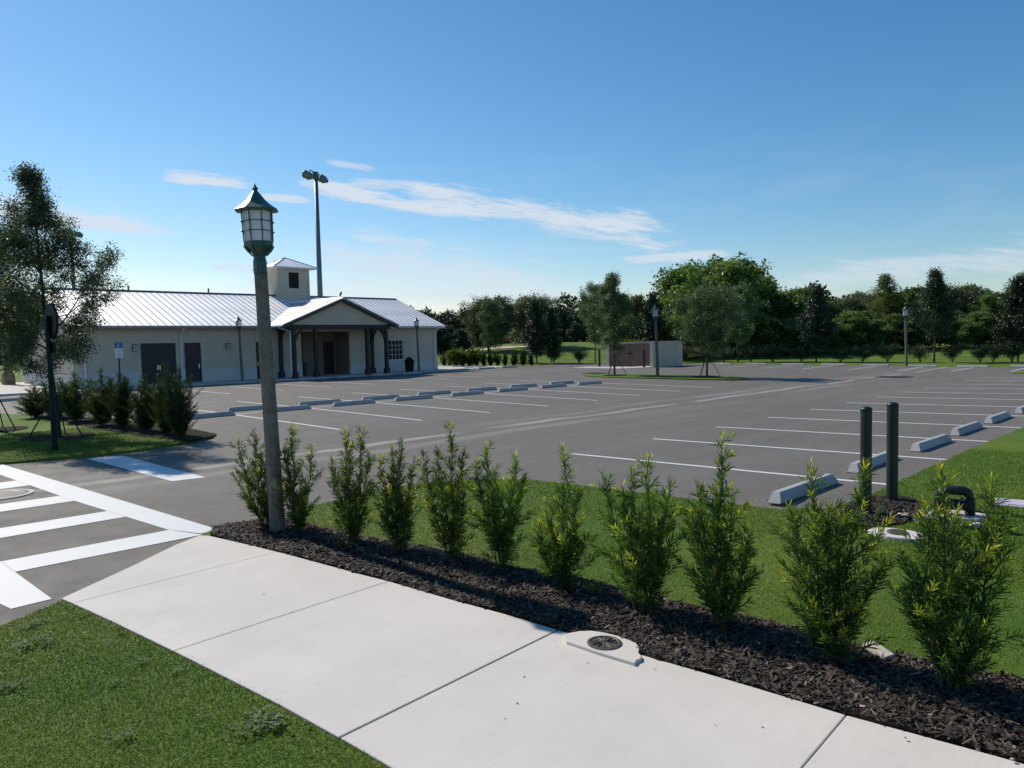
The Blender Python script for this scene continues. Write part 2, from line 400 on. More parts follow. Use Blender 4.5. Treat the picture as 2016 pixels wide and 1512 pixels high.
def glassmat(name, colr, rough, emit=None):
    m = bpy.data.materials.new(name); m.use_nodes = True; T = NT(m.node_tree); b = T.n['Principled BSDF']
    tc = T.new('ShaderNodeTexCoord')
    T.put(b.inputs['Base Color'], T.mix(T.m('MULTIPLY', T.noise(tc.outputs['Object'], 6, 3), .3), (*colr, 1), tuple(q*.8 for q in colr)+(1,)))
    b.inputs['Roughness'].default_value = rough; MATS[name] = m; return m
wg_ = glassmat('window_glass', (.010, .018, .020), .12); wg_.node_tree.nodes['Principled BSDF'].inputs['Specular IOR Level'].default_value = .25
m = glassmat('frosted', (.80, .78, .80), .35)
b_ = m.node_tree.nodes['Principled BSDF']; b_.inputs['Transmission Weight'].default_value = .35; b_.inputs['Subsurface Weight'].default_value = .0
leafmat('podocarpus', (.026, .072, .022), (.125, .22, .05), (.66, .68, .07), .36, .5)
leafmat('oak_leaf', (.035, .055, .032), (.11, .14, .07), (.16, .19, .06), .45, .28)
leafmat('young_oak_leaf', (.046, .095, .042), (.14, .21, .085), (.14, .2, .06), .42, .32)
leafmat('magnolia_leaf', (.012, .028, .016), (.034, .062, .028), (.08, .06, .03), .42, .12, .5)
leafmat('wood_leaf', (.05, .10, .034), (.15, .22, .07), (.2, .25, .07), .4, .46)
leafmat('far_leaf', (.022, .045, .026), (.055, .085, .044), (.07, .1, .045), .5, .2)
leafmat('hedge_leaf', (.025, .058, .024), (.085, .135, .05), (.16, .2, .06), .42, .25)
leafmat('bush_leaf', (.024, .044, .022), (.075, .105, .04), (.11, .12, .04), .45, .25)
leafmat('weed_leaf', (.14, .2, .09), (.24, .3, .16), (.3, .34, .18), .75, .3, .1)
leafmat('reed_leaf', (.06, .10, .02), (.14, .19, .04), (.24, .26, .06), .5, .4)

# ------------------------------------------------------------------ the setting: ground, lot, lawns
def grid_obj(name, xs, ys, zf, mat, **kw):
    XX, YY = np.meshgrid(xs, ys, indexing='ij'); ZZ = zf(XX, YY)
    V = np.stack([XX.ravel(), YY.ravel(), ZZ.ravel()], 1); n, m_ = len(xs), len(ys)
    i = (np.arange(n-1)[:, None]*m_+np.arange(m_-1)[None, :]).ravel()
    Fq = np.stack([i, i+m_, i+m_+1, i+1], 1)
    me = np_mesh(name, V, Fq, mat); me.polygons.foreach_set('use_smooth', np.ones(len(Fq), bool))
    return link(name, me, **kw)
xs = np.unique(np.concatenate([np.linspace(-3000, -200, 12), np.linspace(-200, 60, 131), np.linspace(60, 3000, 12)]))
ys = np.unique(np.concatenate([np.linspace(-3000, -60, 10), np.linspace(-60, 200, 131), np.linspace(200, 3000, 12)]))
grid_obj('ground', xs, ys, lambda x, y: g(x, y)-.04, MATS['turf'], kind='structure')
ax = np.unique(np.concatenate([np.linspace(-46, -3.2, 90), PX[1:-1]])); ay = np.concatenate([[-60, -20], np.linspace(0, 54.6, 110)])
lot = grid_obj('parking_lot', ax, ay, lambda x, y: g(x, y), MATS['asphalt'], kind='structure')

def tri_fill(poly, zf, step=None):
    """fill a polygon with a grid-refined triangulation by clipping cells"""
    import bmesh
    bm = bmesh.new(); vs = [bm.verts.new((p[0], p[1], 0)) for p in poly]; f = bm.faces.new(vs)
    if step:
        P = np.array([q[:2] for q in poly])
        for ax_, lo, hi in ((0, P[:, 0].min(), P[:, 0].max()), (1, P[:, 1].min(), P[:, 1].max())):
            k = lo+step
            while k < hi-1e-3:
                no = (1, 0, 0) if ax_ == 0 else (0, 1, 0); co = (k, 0, 0) if ax_ == 0 else (0, k, 0)
                bmesh.ops.bisect_plane(bm, geom=bm.verts[:]+bm.edges[:]+bm.faces[:], plane_co=co, plane_no=no)
                k += step
    bmesh.ops.triangulate(bm, faces=bm.faces[:])
    return bm
def patch(name, poly, zf, thick, mat, step=None, **kw):
    """a flat piece lying on the ground shape: top sheet and a skirt"""
    import bmesh
    A = sum(poly[i][0]*poly[(i+1) % len(poly)][1]-poly[(i+1) % len(poly)][0]*poly[i][1] for i in range(len(poly)))
    if A < 0: poly = poly[::-1]
    bm = tri_fill(poly, zf, step)
    bnd = [e for e in bm.edges if e.is_boundary]
    for v in bm.verts: v.co.z = float(zf(v.co.x, v.co.y))
    if thick:
        r = bmesh.ops.extrude_edge_only(bm, edges=bnd)
        for v in r['geom']:
            if isinstance(v, bmesh.types.BMVert): v.co.z -= thick
    bmesh.ops.recalc_face_normals(bm, faces=bm.faces[:])
    me = bpy.data.meshes.new(name); bm.to_mesh(me); bm.free(); me.materials.append(mat)
    # make the sheet face up
    up = [p.normal.z for p in me.polygons if abs(p.normal.z) > .9]
    if up and sum(up) < 0: me.flip_normals()
    return link(name, me, **kw)
def rough_edge(pts, amp, step, seed):
    rnd = random.Random(seed); out = []
    for i in range(len(pts)-1):
        a, b = np.array(pts[i][:2]), np.array(pts[i+1][:2]); L = np.linalg.norm(b-a); n = max(1, int(L/step))
        nrm = np.array([-(b-a)[1], (b-a)[0]])/max(L, 1e-6)
        for k in range(n):
            q = a+(b-a)*k/n+(nrm*rnd.uniform(-amp, amp) if k else 0); out.append((q[0], q[1]))
    out.append(tuple(pts[-1][:2])); return out

SWF = [(-8.81, 3.51), (-8.42, 3.58), (-7.31, 3.76), (-6.01, 3.91), (-5.68, 3.96), (-4.84, 4.03), (-4.27, 4.10), (-3.69, 4.14), (-3.04, 4.19), (-2.27, 4.26), (-1.65, 4.30), (-1.27, 4.35), (-.88, 4.40), (1, 4.55), (6, 4.95), (14, 5.6)]
SWN = [(-7.52, 1.71), (-7.1, 1.77), (-6.5, 1.85), (-5.47, 1.97), (-4.9, 2.03), (-4.22, 2.10), (-3.53, 2.15), (-3.28, 2.165), (-1.5, 2.25), (1, 2.42), (6, 2.8), (14, 3.45)]
MUL = [(-9.04, 3.72), (-8.98, 4.25), (-8.75, 4.62), (-8.05, 4.60), (-7.18, 4.72), (-6.52, 4.90), (-5.78, 4.98), (-5.08, 5.05), (-4.35, 5.19), (-4.01, 5.2), (-3.36, 5.24), (-2.84, 5.31), (-2.29, 5.35), (-1.81, 5.39), (-1.44, 5.4), (-1.18, 5.44), (-.98, 5.48), (1, 5.66), (6, 6.1), (14, 6.8)]
LAWN = [(-9.03, 3.71), (-8.98, 4.3), (-9.3, 5.4), (-9.5, 6.37), (-9.2, 7.4), (-8.6, 8.1), (-7.98, 8.36), (-6.99, 8.43), (-5.69, 8.52), (-4.58, 8.57), (-4.02, 8.62), (-3.62, 8.95), (-3.47, 9.6), (-3.5, 11.1), (-3.54, 14), (-3.5, 19), (-3.5, 30), (-3.6, 43), (-4.4, 44), (-8.9, 45.4), (-9.1, 50), (-9.0, 54.4), (40, 54.4), (40, -60), (-5.6, -60), (-6.4, -8), (-6.9, .3), (-7.17, 1.18), (-7.49, 1.70), (-8.82, 3.48)]
lawn_poly = rough_edge(LAWN[:17], .025, .22, 3)+LAWN[17:]
patch('lawn', lawn_poly, lambda x, y: g(x, y)+.035, .1, MATS['turf'], 1.5, kind='structure')
ISL = [(-17.6, -60), (-17.8, -10), (-17.94, 3.13), (-17.7, 4.0), (-17.5, 4.69), (-17.55, 5.6), (-17.8, 6.54), (-18.2, 7.4), (-18.8, 7.95), (-21, 8.0), (-25, 7.8), (-29.8, 6.9), (-31.5, 6.1), (-35, 5.2), (-44.5, 3.6), (-44.5, -60)]
patch('lawn_verge', rough_edge(ISL, .03, .3, 4)[:], lambda x, y: g(x, y)+.05, .12, MATS['turf'], 2.0, kind='structure')
isle = []
for a in np.linspace(0, 2*math.pi, 48, endpoint=False):
    ca, sa = math.cos(a), math.sin(a)
    isle.append((-24.0+5.25*np.sign(ca)*abs(ca)**.8, 35.7+1.75*np.sign(sa)*abs(sa)**.8))
patch('lawn_island', isle, lambda x, y: g(x, y)+.06, .12, MATS['turf'], 1.0, kind='structure')

# sidewalk of separate slabs on a dark bed
def edge_y(line, x): return float(np.interp(x, [p[0] for p in line], [p[1] for p in line]))
sw = empty('sidewalk', kind='structure')
mb = MB(); bed = [(-8.7, 3.48)]+[p for p in SWF[1:]]+[p for p in SWN[::-1]]
patch('joint_bed', bed, lambda x, y: g(x, y)+.039, .02, MATS['mulch_soil'], None, parent=sw)
JT = [(-7.30, .004), (-5.555, .006), (-3.60, .016), (-1.51, .008), (.6, .006), (2.7, .006), (4.8, .006), (6.9, .006), (9.0, .006), (14, .006)]
xl = None
for i in range(len(JT)):
    xr, gap = JT[i]; top, bot = [], []
    if i == 0:
        poly = [(-7.52, 1.71), (xr, edge_y(SWN, xr)), (xr-.12, edge_y(SWF, xr-.12)), (-7.9, 3.67), (-8.42, 3.58), (-8.70, 3.53), (-8.80, 3.46), (-8.6, 3.12), (-8.1, 2.5)]
    else:
        a = xl; b = xr-gap/2
        nx = [a]+[p[0] for p in SWN if a+.05 < p[0] < b-.05]+[b]; fx = [a-.12]+[p[0] for p in SWF if a-.05 < p[0] < b-.15]+[b-.12]
        if xr == 14: fx[-1] = b
        poly = [(x, edge_y(SWN, x)) for x in nx]+[(x, edge_y(SWF, x)) for x in fx[::-1]]
    xl = xr+gap/2
    rnd = random.Random(i)
    mbp = MB().prism(poly, lambda x, y: float(g(x, y))-.05, lambda x, y: float(g(x, y))+.05)
    obj('slab', mbp, MATS['sidewalk'], sw, bevel=.006)

# mulch bed under the shrub row
mul = MUL+[(x, y+.01) for x, y in SWF[::-1] if x > -8.7]+[(-8.72, 3.56)]
def mz(x, y): return float(g(x, y))+.056+.012*math.sin(3.1*x+y*2)*math.sin(2.3*y-x)
bedo = patch('mulch_bed', rough_edge(mul, .03, .16, 9), mz, .06, MATS['mulch_soil'], .5, kind='structure')

# ------------------------------------------------------------------ painted markings (parts of the lot)
def gz(x, y, d=.005): return float(g(x, y))+d
def mark(name, poly, mat='paint', d=.005, step=None):
    return patch(name, poly, lambda x, y: float(g(x, y))+d, 0, MATS[mat], step, parent=lot)
SW_ = 2.74
def stripe(x0, x1, y, w=.055, k=0.0): return mark('parking_line', [(x0, y-w), (x1, y-w+k), (x1, y+w+k), (x0, y+w)], step=3.0)
RX, RY, CX, CY, SL = -9.39, 10.955, -17.177, 10.58, 5.8
for i in range(12): stripe(RX, RX+SL+.02, RY+i*SW_)
for i in range(0, 8):
    if i >= 0: stripe(CX-SL-.6, CX, CY+i*SW_)
    stripe(CX-SL-6.4, CX-SL-.75, CY+i*SW_)
mark('parking_line', [(CX-SL-.73, CY), (CX-SL-.62, CY), (CX-SL-.62, CY+7*SW_), (CX-SL-.73, CY+7*SW_)], step=3.0)
for i in range(-2, 10): stripe(-40.6, -34.6, 20.85+i*SW_-.02)
for i in range(8):
    x = -30.05+i*2.93
    mark('parking_line', [(x-.05, 48.4), (x+.06, 48.4), (x-.14, 53.9), (x-.25, 53.9)], step=3.0)
# crosswalk ladder, stop bar
mark('crosswalk_rail', [(-30, 2.35), (-17.7, 2.78), (-12.61, 3.10), (-9.59, 3.38), (-9.05, 3.58), (-9.08, 3.81), (-17.67, 3.19), (-30, 2.6)], step=2.0)
mark('crosswalk_rail', [(-30, .55), (-17.6, 1.02), (-7.95, 1.32), (-7.70, 1.36), (-7.72, 1.68), (-17.6, 1.36), (-30, .85)], step=2.0)
for xa, xb in ((-9.55, -8.98), (-11.38, -10.78), (-13.2, -12.57), (-15.43, -14.68), (-17.3, -16.5)):
    ya = lambda x: float(np.interp(x, [-17.6, -7.95], [1.355, 1.665]))+.004; yb = lambda x: float(np.interp(x, [-17.7, -12.61, -9.59, -8.9], [2.78, 3.10, 3.38, 3.60]))-.004
    mark('crosswalk_bar', [(xa, ya(xa)), (xb, ya(xb)), (xb, yb(xb)), (xa, yb(xa))])
mark('stop_bar', [(-17.35, 4.55), (-17.15, 5.2), (-12.98, 5.26), (-13.06, 4.72)], step=1.0)

def chips(name, pts, mat, rnd, lmin, lmax, parent=None, zlift=.012, **kw):
    """bark chips lying every way on a bed: real little slabs"""
    n = len(pts); rs = np.random.RandomState(rnd)
    L = rs.uniform(lmin, lmax, n)*rs.uniform(.6, 1.2, n); Wd = L*rs.uniform(.12, .34, n); a = rs.uniform(0, 2*np.pi, n); tl = rs.normal(0, .35, n); rl = rs.normal(0, .5, n)
    d = np.stack([np.cos(a)*np.cos(tl), np.sin(a)*np.cos(tl), np.sin(tl)], 1); s = np.stack([-np.sin(a)*np.cos(rl), np.cos(a)*np.cos(rl), np.sin(rl)], 1)
    P = pts.copy(); P[:, 2] += zlift*rs.uniform(.2, 1.3, n)
    up = np.cross(d, s)*(Wd*.25)[:, None]
    dl, sw_ = d*L[:, None]/2, s*Wd[:, None]/2
    V = np.stack([P-dl-sw_, P+dl-sw_*.6, P+dl*.9+sw_*.7, P-dl*.95+sw_, P+up], 1).reshape(-1, 3)
    i = np.arange(n)*5; Fq = np.concatenate([np.stack([i, i+1, i+4], 1), np.stack([i+1, i+2, i+4], 1), np.stack([i+2, i+3, i+4], 1), np.stack([i+3, i, i+4], 1)])
    tint = np.repeat(np.clip(rs.beta(1.6, 3, n)+(rs.rand(n) > .97)*.5, 0, 1), 5)
    return link(name, np_mesh(name, V, Fq, mat, tint), parent, kind='stuff', **kw)
def inside(poly, P):
    P = np.asarray(P); x, y = P[:, 0], P[:, 1]; r = np.zeros(len(P), bool); n = len(poly)
    for i in range(n):
        x1, y1 = poly[i][:2]; x2, y2 = poly[(i+1) % n][:2]
        c = ((y1 > y) != (y2 > y)); r ^= c & (x < (x2-x1)*(y-y1)/((y2-y1) if y2 != y1 else 1e-9)+x1)
    return r
rs = np.random.RandomState(5)
col_poly = [bp(px, py, .07) for px, py in ((1108, 1254), (1118, 1247), (1140, 1243), (1165, 1242), (1190, 1246), (1215, 1252), (1240, 1261), (1254, 1268), (1259, 1279), (1257, 1286), (1263, 1291), (1262, 1297), (1254, 1300), (1250, 1306), (1180, 1285), (1115, 1263))]
P = np.stack([rs.uniform(-9.1, 3, 100000), rs.uniform(3.5, 6, 100000)], 1); P = P[inside(mul, P) & ~inside(col_poly, P)]
keep = rs.rand(len(P)) < np.clip(1.25-np.hypot(P[:, 0], P[:, 1])/14, .3, 1); P = P[keep]
Z = np.array([mz(x, y) for x, y in P]); chips('bark_mulch', np.column_stack([P, Z]), MATS['chips'], 1, .03, .085, label='dark shredded bark mulch along the shrub row', cat='mulch')

# ------------------------------------------------------------------ wheel stops
def stop_mesh():
    mb = MB(); L, w, t, h = .915, .095, .046, .145
    prof = [(-w, 0), (-w, .035), (-t, h), (t, h), (w, .035), (w, 0)]
    def ring(y, k): return [(x*k, y, z) for x, z in prof]
    rings = [ring(-L, 1.0), ring(L, 1.0)]
    top = [(-w, -L, 0)]
    A = [(-w, -L, 0), (-w, -L, .035), (-t, -L+.10, h), (t, -L+.10, h), (w, -L, .035), (w, -L, 0)]
    B = [(x, -y, z) for x, y, z in A]
    i = len(mb.v); mb.v += A+B; n = 6
    mb.f += [tuple(range(n))[::-1], tuple(range(n, 2*n))]
    for k in range(n): mb.f.append((k, (k+1) % n, n+(k+1) % n, n+k))
    me = mb.mesh('wheel_stop', MATS['stopconc'])
    return me
SM = stop_mesh()
ORD = ['first', 'second', 'third', 'fourth', 'fifth', 'sixth', 'seventh', 'eighth', 'ninth', 'tenth', 'eleventh', 'twelfth', 'thirteenth', 'fourteenth', 'fifteenth', 'sixteenth', 'seventeenth', 'eighteenth']
def wstop(x, y, rz, label, group, jit):
    rnd = random.Random(jit); x += rnd.uniform(-.05, .05); y += rnd.uniform(-.05, .05)
    o = link('wheel_stop', SM, loc=(x, y, gz(x, y, .002)), rz=rz+rnd.uniform(-.02, .02), label=label, cat='wheel stop', group=group)
    sl = (float(g(x+.2, y))-float(g(x-.2, y)))/.4
    if abs(rz) < .5: o.rotation_euler[1] = -math.atan(sl)
    b = o.modifiers.new('bevel', 'BEVEL'); b.width = .012; b.segments = 2
    return o
for i in range(10): wstop(-4.3, RY-1.2+i*SW_, 0, ORD[i]+' concrete wheel stop along the lawn edge, counted from the green bollards', 'wheel stops along the lawn', i)
for i in range(-1, 7): wstop(-23.45, CY+1.7+i*SW_+.05, 0, ORD[i+1]+' wheel stop of the middle row driveway side, counted from the verge hedge', 'wheel stops of the middle row, driveway side', 20+i)
for i in range(-1, 7): wstop(-24.85, CY+1.2+i*SW_, 0, ORD[i+1]+' wheel stop of the middle row building side, counted from the verge hedge', 'wheel stops of the middle row, building side', 40+i)
for i in range(-2, 10):
    y = 19.4+i*2.74
    wstop(-43.6 if y < 34 else -44.6+.0*(y-34), y, 0, ORD[i+2]+' wheel stop along the building pavement, counted from the double doors end', 'wheel stops along the building', 60+i)
for i in range(8): wstop(-30.4+i*2.93+.1, 54.0, math.pi/2, ORD[i]+' pale wheel stop of the far row, counted from the dumpster enclosure', 'wheel stops of the far row', 90+i)
wstop(-40.6, 7.4, .0, 'lone concrete wheel stop beside the pale walk by the covered columns', None, 120)

# ------------------------------------------------------------------ lamp posts
def make_lamp():
    root = empty('lamp_post')
    mb = MB().lathe([(.098, -.08), (.095, .3), (.078, 3.1)], 8, phase=R(22.5)); mb.v = mb.v
    obj('pole', mb, MATS['pole_concrete'], root, bevel=.006)
    mb = MB().lathe([(.082, 3.101), (.082, 3.24), (.074, 3.27), (.07, 3.30)], 8, phase=R(22.5)); obj('collar', mb, MATS['lamp_green'], root)
    mb = MB().lathe([(.069, 3.301), (.085, 3.34), (.13, 3.385), (.172, 3.42), (.172, 3.475)], 8, phase=R(22.5)); bowl = obj('bowl', mb, MATS['lamp_green'], root, smooth=False)
    for k in range(8):      # cast leaves on the bowl
        a = R(45*k+22.5); mb = MB().tube([(math.cos(a)*.083, math.sin(a)*.083, 3.31), (math.cos(a)*.135, math.sin(a)*.135, 3.372), (math.cos(a)*.18, math.sin(a)*.18, 3.425)], [.006, .014, .005], 5)
        obj('leaf_rib', mb, MATS['lamp_green'], bowl)
    prof = [(.158, 3.476), (.161, 3.55), (.164, 3.70), (.168, 3.822)]
    glass = obj('glass', MB().lathe(prof, 8, phase=R(22.5)), MATS['frosted'], root)
    cage = MB()
    for k in range(8):
        a = R(45*k+22.5); rr = lambda z: np.interp(z, [3.47, 3.83], [.169, .179])
        cage.tube([(math.cos(a)*rr(z), math.sin(a)*rr(z), z) for z in (3.47, 3.65, 3.83)], .0075, 5)
        for z in (3.595, 3.71):
            b = R(45*(k+1)+22.5); cage.tube([(math.cos(a)*rr(z), math.sin(a)*rr(z), z), (math.cos(b)*rr(z), math.sin(b)*rr(z), z)], .005, 5)
    obj('cage', cage, MATS['lamp_green'], root)
    kn = MB()
    for k in range(0, 8):
        a = R(45*k+22.5)
        for z in (3.595, 3.71): kn.lathe([(.002, -.013), (.011, -.006), (.011, .006), (.002, .013)], 6, (math.cos(a)*.186, math.sin(a)*.186, z))
    obj('rivets', kn, MATS['lamp_green'], root, kind='stuff')
    mb = MB().lathe([(.18, 3.823), (.255, 3.835), (.26, 3.845), (.175, 3.905), (.125, 3.95), (.062, 4.03), (.03, 4.07)], 8, phase=R(22.5)); cap = obj('cap', mb, MATS['lamp_green'], root)
    mb = MB().lathe([(.022, 4.071), (.026, 4.085), (.036, 4.10), (.016, 4.125), (.002, 4.16)], 8); obj('finial', mb, MATS['lamp_green'], cap)
    return root
lamp = make_lamp()
lam = [((546, 1055), (-8.29, 4.20), 'tall green lantern on concrete pole rising from the mulch beside the shrubs'),
       (None, (-24.22, 35.9), 'lantern on concrete pole standing in the grass island beside the dumpster enclosure'),
       (None, (-16.96, 55.2), 'lantern on concrete pole behind the far row of white wheel stops'),
       (None, (-45.81, 21.2), 'lantern on concrete pole before the building wall, between wall light and single door'),
       (None, (-44.75, 34.6), 'lantern on concrete pole by the trash can and gridded window')]
for i, (px, (x, y), lab) in enumerate(lam):
    o = lamp if i == 0 else copy_tree(lamp)
    z = float(g(x, y))
    if i == 0: z = 0.03
    if i in (3, 4): z = .175
    o.location = (x, y, z+.0); o.rotation_euler[2] = R((12, 5, 20, 8, 15)[i]); o['label'] = lab; o['category'] = 'lamp post'
    if i == 0: o.rotation_mode = 'QUATERNION'; o.rotation_quaternion = Matrix.Rotation(R(-1.5), 4, Vector(_fw*np.array([1, 1, 0])).normalized()).to_quaternion() @ Matrix.Rotation(R(12), 4, 'Z').to_quaternion()
    o['category'] = 'lamp post'; o['group'] = 'lantern lamp posts'

# ------------------------------------------------------------------ the building
FX, ZB = -47.0, .18                       # wall face, floor level
Y0, Y1, XB = 12.0, 38.2, -59.0
patch('building_pavement', [(-59.5, 1.0), (-46.2, 1.5), (-45.2, 3.4), (-45.0, 9.0), (-44.15, 10.5), (-44.15, 33.5), (-45.15, 34.5), (-45.15, 44.6), (-46.8, 45.2), (-62, 45.2), (-62, 1.0)], lambda x, y: .18, .2, MATS['concrete'], 3.0, kind='structure')
bld = empty('park_building', (FX, (Y0+Y1)/2, ZB), label='cream stucco building with pale standing seam metal roof, gabled timber porch and cupola', cat='building')
bld.location = (0, 0, 0)
def P_(name, mb, mat, parent=None, **kw): return obj(name, mb, MATS[mat], parent or bld, **kw)
def wall_sheet(u0, u1, z0, z1, openings, pt, depth, mat_name, name, parent=None):
    """a wall face with real openings and reveals; pt(u, z, d) gives the point d behind the face"""
    us = sorted({u0, u1}|{o[0] for o in openings}|{o[1] for o in openings}); zs = sorted({z0, z1}|{o[2] for o in openings}|{o[3] for o in openings})
    us = [u for u in us if u0 <= u <= u1]; zs = [z for z in zs if z0 <= z <= z1]
    mb = MB()
    for a, b in zip(us, us[1:]):
        for c, d in zip(zs, zs[1:]):
            mu, mzz = (a+b)/2, (c+d)/2
            if any(o[0] < mu < o[1] and o[2] < mzz < o[3] for o in openings): continue
            mb.face([pt(a, c, 0), pt(b, c, 0), pt(b, d, 0), pt(a, d, 0)])
    for a, b, c, d in openings:
        a, b, c, d = max(a, u0), min(b, u1), max(c, z0), min(d, z1)
        if a >= b or c >= d: continue
        mb.face([pt(a, c, 0), pt(a, d, 0), pt(a, d, depth), pt(a, c, depth)]); mb.face([pt(b, c, 0), pt(b, c, depth), pt(b, d, depth), pt(b, d, 0)])
        if d < z1-1e-4: mb.face([pt(a, d, 0), pt(b, d, 0), pt(b, d, depth), pt(a, d, depth)])
        if c > z0+1e-4: mb.face([pt(a, c, 0), pt(a, c, depth), pt(b, c, depth), pt(b, c, 0)])
    return obj(name, mb, MATS[mat_name], parent or bld)
OPEN = [(15.53, 17.58, ZB, 2.67), (18.09, 19.12, ZB, 2.67), (22.76, 23.75, ZB, 2.65), (26.1, 30.02, ZB, 3.3), (33.44, 34.88, 1.08, 2.65)]
front = lambda u, z, d: (FX-d, u, z)
wain = .97
wall_sheet(Y0, 26.1, wain, 2.80, OPEN[:3], front, .18, 'stucco', 'wall')
wall_sheet(30.02, Y1, wain, 2.80, OPEN[4:], front, .18, 'stucco', 'wall')
for ja, jb in ((25.92, 26.1), (30.02, 30.2)): P_('jamb', MB().box(FX-.18, FX-.001, ja, jb, wain+.001, 2.799), 'stucco')
wall_sheet(Y0, Y1, 2.825, 3.62, OPEN, front, .18, 'stucco', 'wall')
wall_sheet(Y0, Y1, 2.80, 2.825, OPEN, lambda u, z, d: (FX-.012-d, u, z), .168, 'stucco', 'control_joint')
wall_sheet(Y0-.04, Y1+.04, ZB-.1, wain, OPEN, lambda u, z, d: (FX+.035-d, u, z), .215, 'wainscot', 'wainscot')
for a, b in ((Y0-.05, 15.53), (17.58, 18.09), (19.12, 22.76), (23.75, 26.1), (30.02, Y1+.05)): P_('wainscot_cap', MB().box(FX-.01, FX+.05, a, b, wain, wain+.02), 'wainscot')
P_('end_wall', MB().prism([(Y0, wain), (Y0, 3.62), (Y0, 3.621)], 0, 0) if 0 else MB().box(XB, FX-.18, Y0, Y0+.2, wain+.021, 3.62), 'stucco')
P_('end_wainscot', MB().box(XB, FX-.18, Y0-.035, Y0+.2, ZB-.1, wain), 'wainscot')
P_('end_wall', MB().box(XB, FX-.18, Y1-.2, Y1, wain, 3.62), 'stucco')
P_('end_wainscot', MB().box(XB, FX-.18, Y1-.2, Y1+.035, ZB-.1, wain-.001), 'wainscot')
P_('back_wall', MB().box(XB-.2, XB, Y0, Y1, ZB-.1, 3.62), 'stucco')
EX, EZ, RXX, RZZ = -46.4, 3.72, -53.0, 6.20
RSL = (RZZ-EZ)/(EX-RXX)
for yy in (Y0+.1, Y1-.1):
    P_('gable_wall', MB().hexa([(XB-.2, yy-.1, 3.62), (FX, yy-.1, 3.62), (FX, yy+.1, 3.62), (XB-.2, yy+.1, 3.62)], [(RXX-.05, yy-.1, RZZ-.12), (RXX+.05, yy-.1, RZZ-.12), (RXX+.05, yy+.1, RZZ-.12), (RXX-.05, yy+.1, RZZ-.12)]), 'stucco')
# roof: one object for each standing seam panel
roof = empty('roof'); roof.parent = bld
PW = .445
def panel(sgn, xe):
    mb = MB(); L = abs(xe-RXX)
    b = [(0, .004, 0), (0, PW-.004, 0), (0, PW-.004, 0), (0, .004, 0)]
    def p(s, y, h): return (sgn*(s), y, -s*RSL+h)
    mb.hexa([p(0, .004, -.03), p(L, .004, -.03), p(L, PW-.004, -.03), p(0, PW-.004, -.03)] if sgn > 0 else [p(L, .004, -.03), p(0, .004, -.03), p(0, PW-.004, -.03), p(L, PW-.004, -.03)],
            [p(0, .004, 0), p(L, .004, 0), p(L, PW-.004, 0), p(0, PW-.004, 0)] if sgn > 0 else [p(L, .004, 0), p(0, .004, 0), p(0, PW-.004, 0), p(L, PW-.004, 0)])
    return mb.mesh('roof_panel', MATS['roof_metal'])
def seam(sgn, xe):
    mb = MB(); L = abs(xe-RXX)
    def p(s, y, h): return (sgn*s, y, -s*RSL+h)
    q = [(.02, 0), (L+.01, 0)]
    b = [p(.02, -.014, -.005), p(L+.01, -.014, -.005), p(L+.01, .014, -.005), p(.02, .014, -.005)]; t = [p(.02, -.009, .04), p(L+.01, -.009, .04), p(L+.01, .009, .04), p(.02, .009, .04)]
    if sgn < 0: b = [b[1], b[0], b[3], b[2]]; t = [t[1], t[0], t[3], t[2]]
    return mb.hexa(b, t).mesh('seam', MATS['seam_metal'])
RY0, RY1 = Y0-.45, Y1+.45
npan = int(round((RY1-RY0)/PW)); PWs = (RY1-RY0)/npan
pm = {s: (panel(s, EX if s > 0 else -59.6), seam(s, EX if s > 0 else -59.6)) for s in (1, -1)}
for s in (1, -1):
    for k in range(npan):
        o = link('roof_panel', pm[s][0], roof, loc=(RXX, RY0+k*PWs, RZZ)); o.scale[1] = PWs/PW
        link('seam', pm[s][1], roof, loc=(RXX, RY0+k*PWs, RZZ))
    link('seam', pm[s][1], roof, loc=(RXX, RY1-.016, RZZ))
P_('ridge_cap', MB().hexa([(RXX-.16, RY0, RZZ-.03), (RXX+.16, RY0, RZZ-.03), (RXX+.16, RY1, RZZ-.03), (RXX-.16, RY1, RZZ-.03)], [(RXX-.02, RY0, RZZ+.085), (RXX+.02, RY0, RZZ+.085), (RXX+.02, RY1, RZZ+.085), (RXX-.02, RY1, RZZ+.085)]), 'ridge_metal')
for y in (17.1, 22.5):
    P_('vent_pipe', MB().tube([(RXX-.5, y, RZZ-.4), (RXX-.5, y, RZZ+.42)], .06, 10), 'ridge_metal')
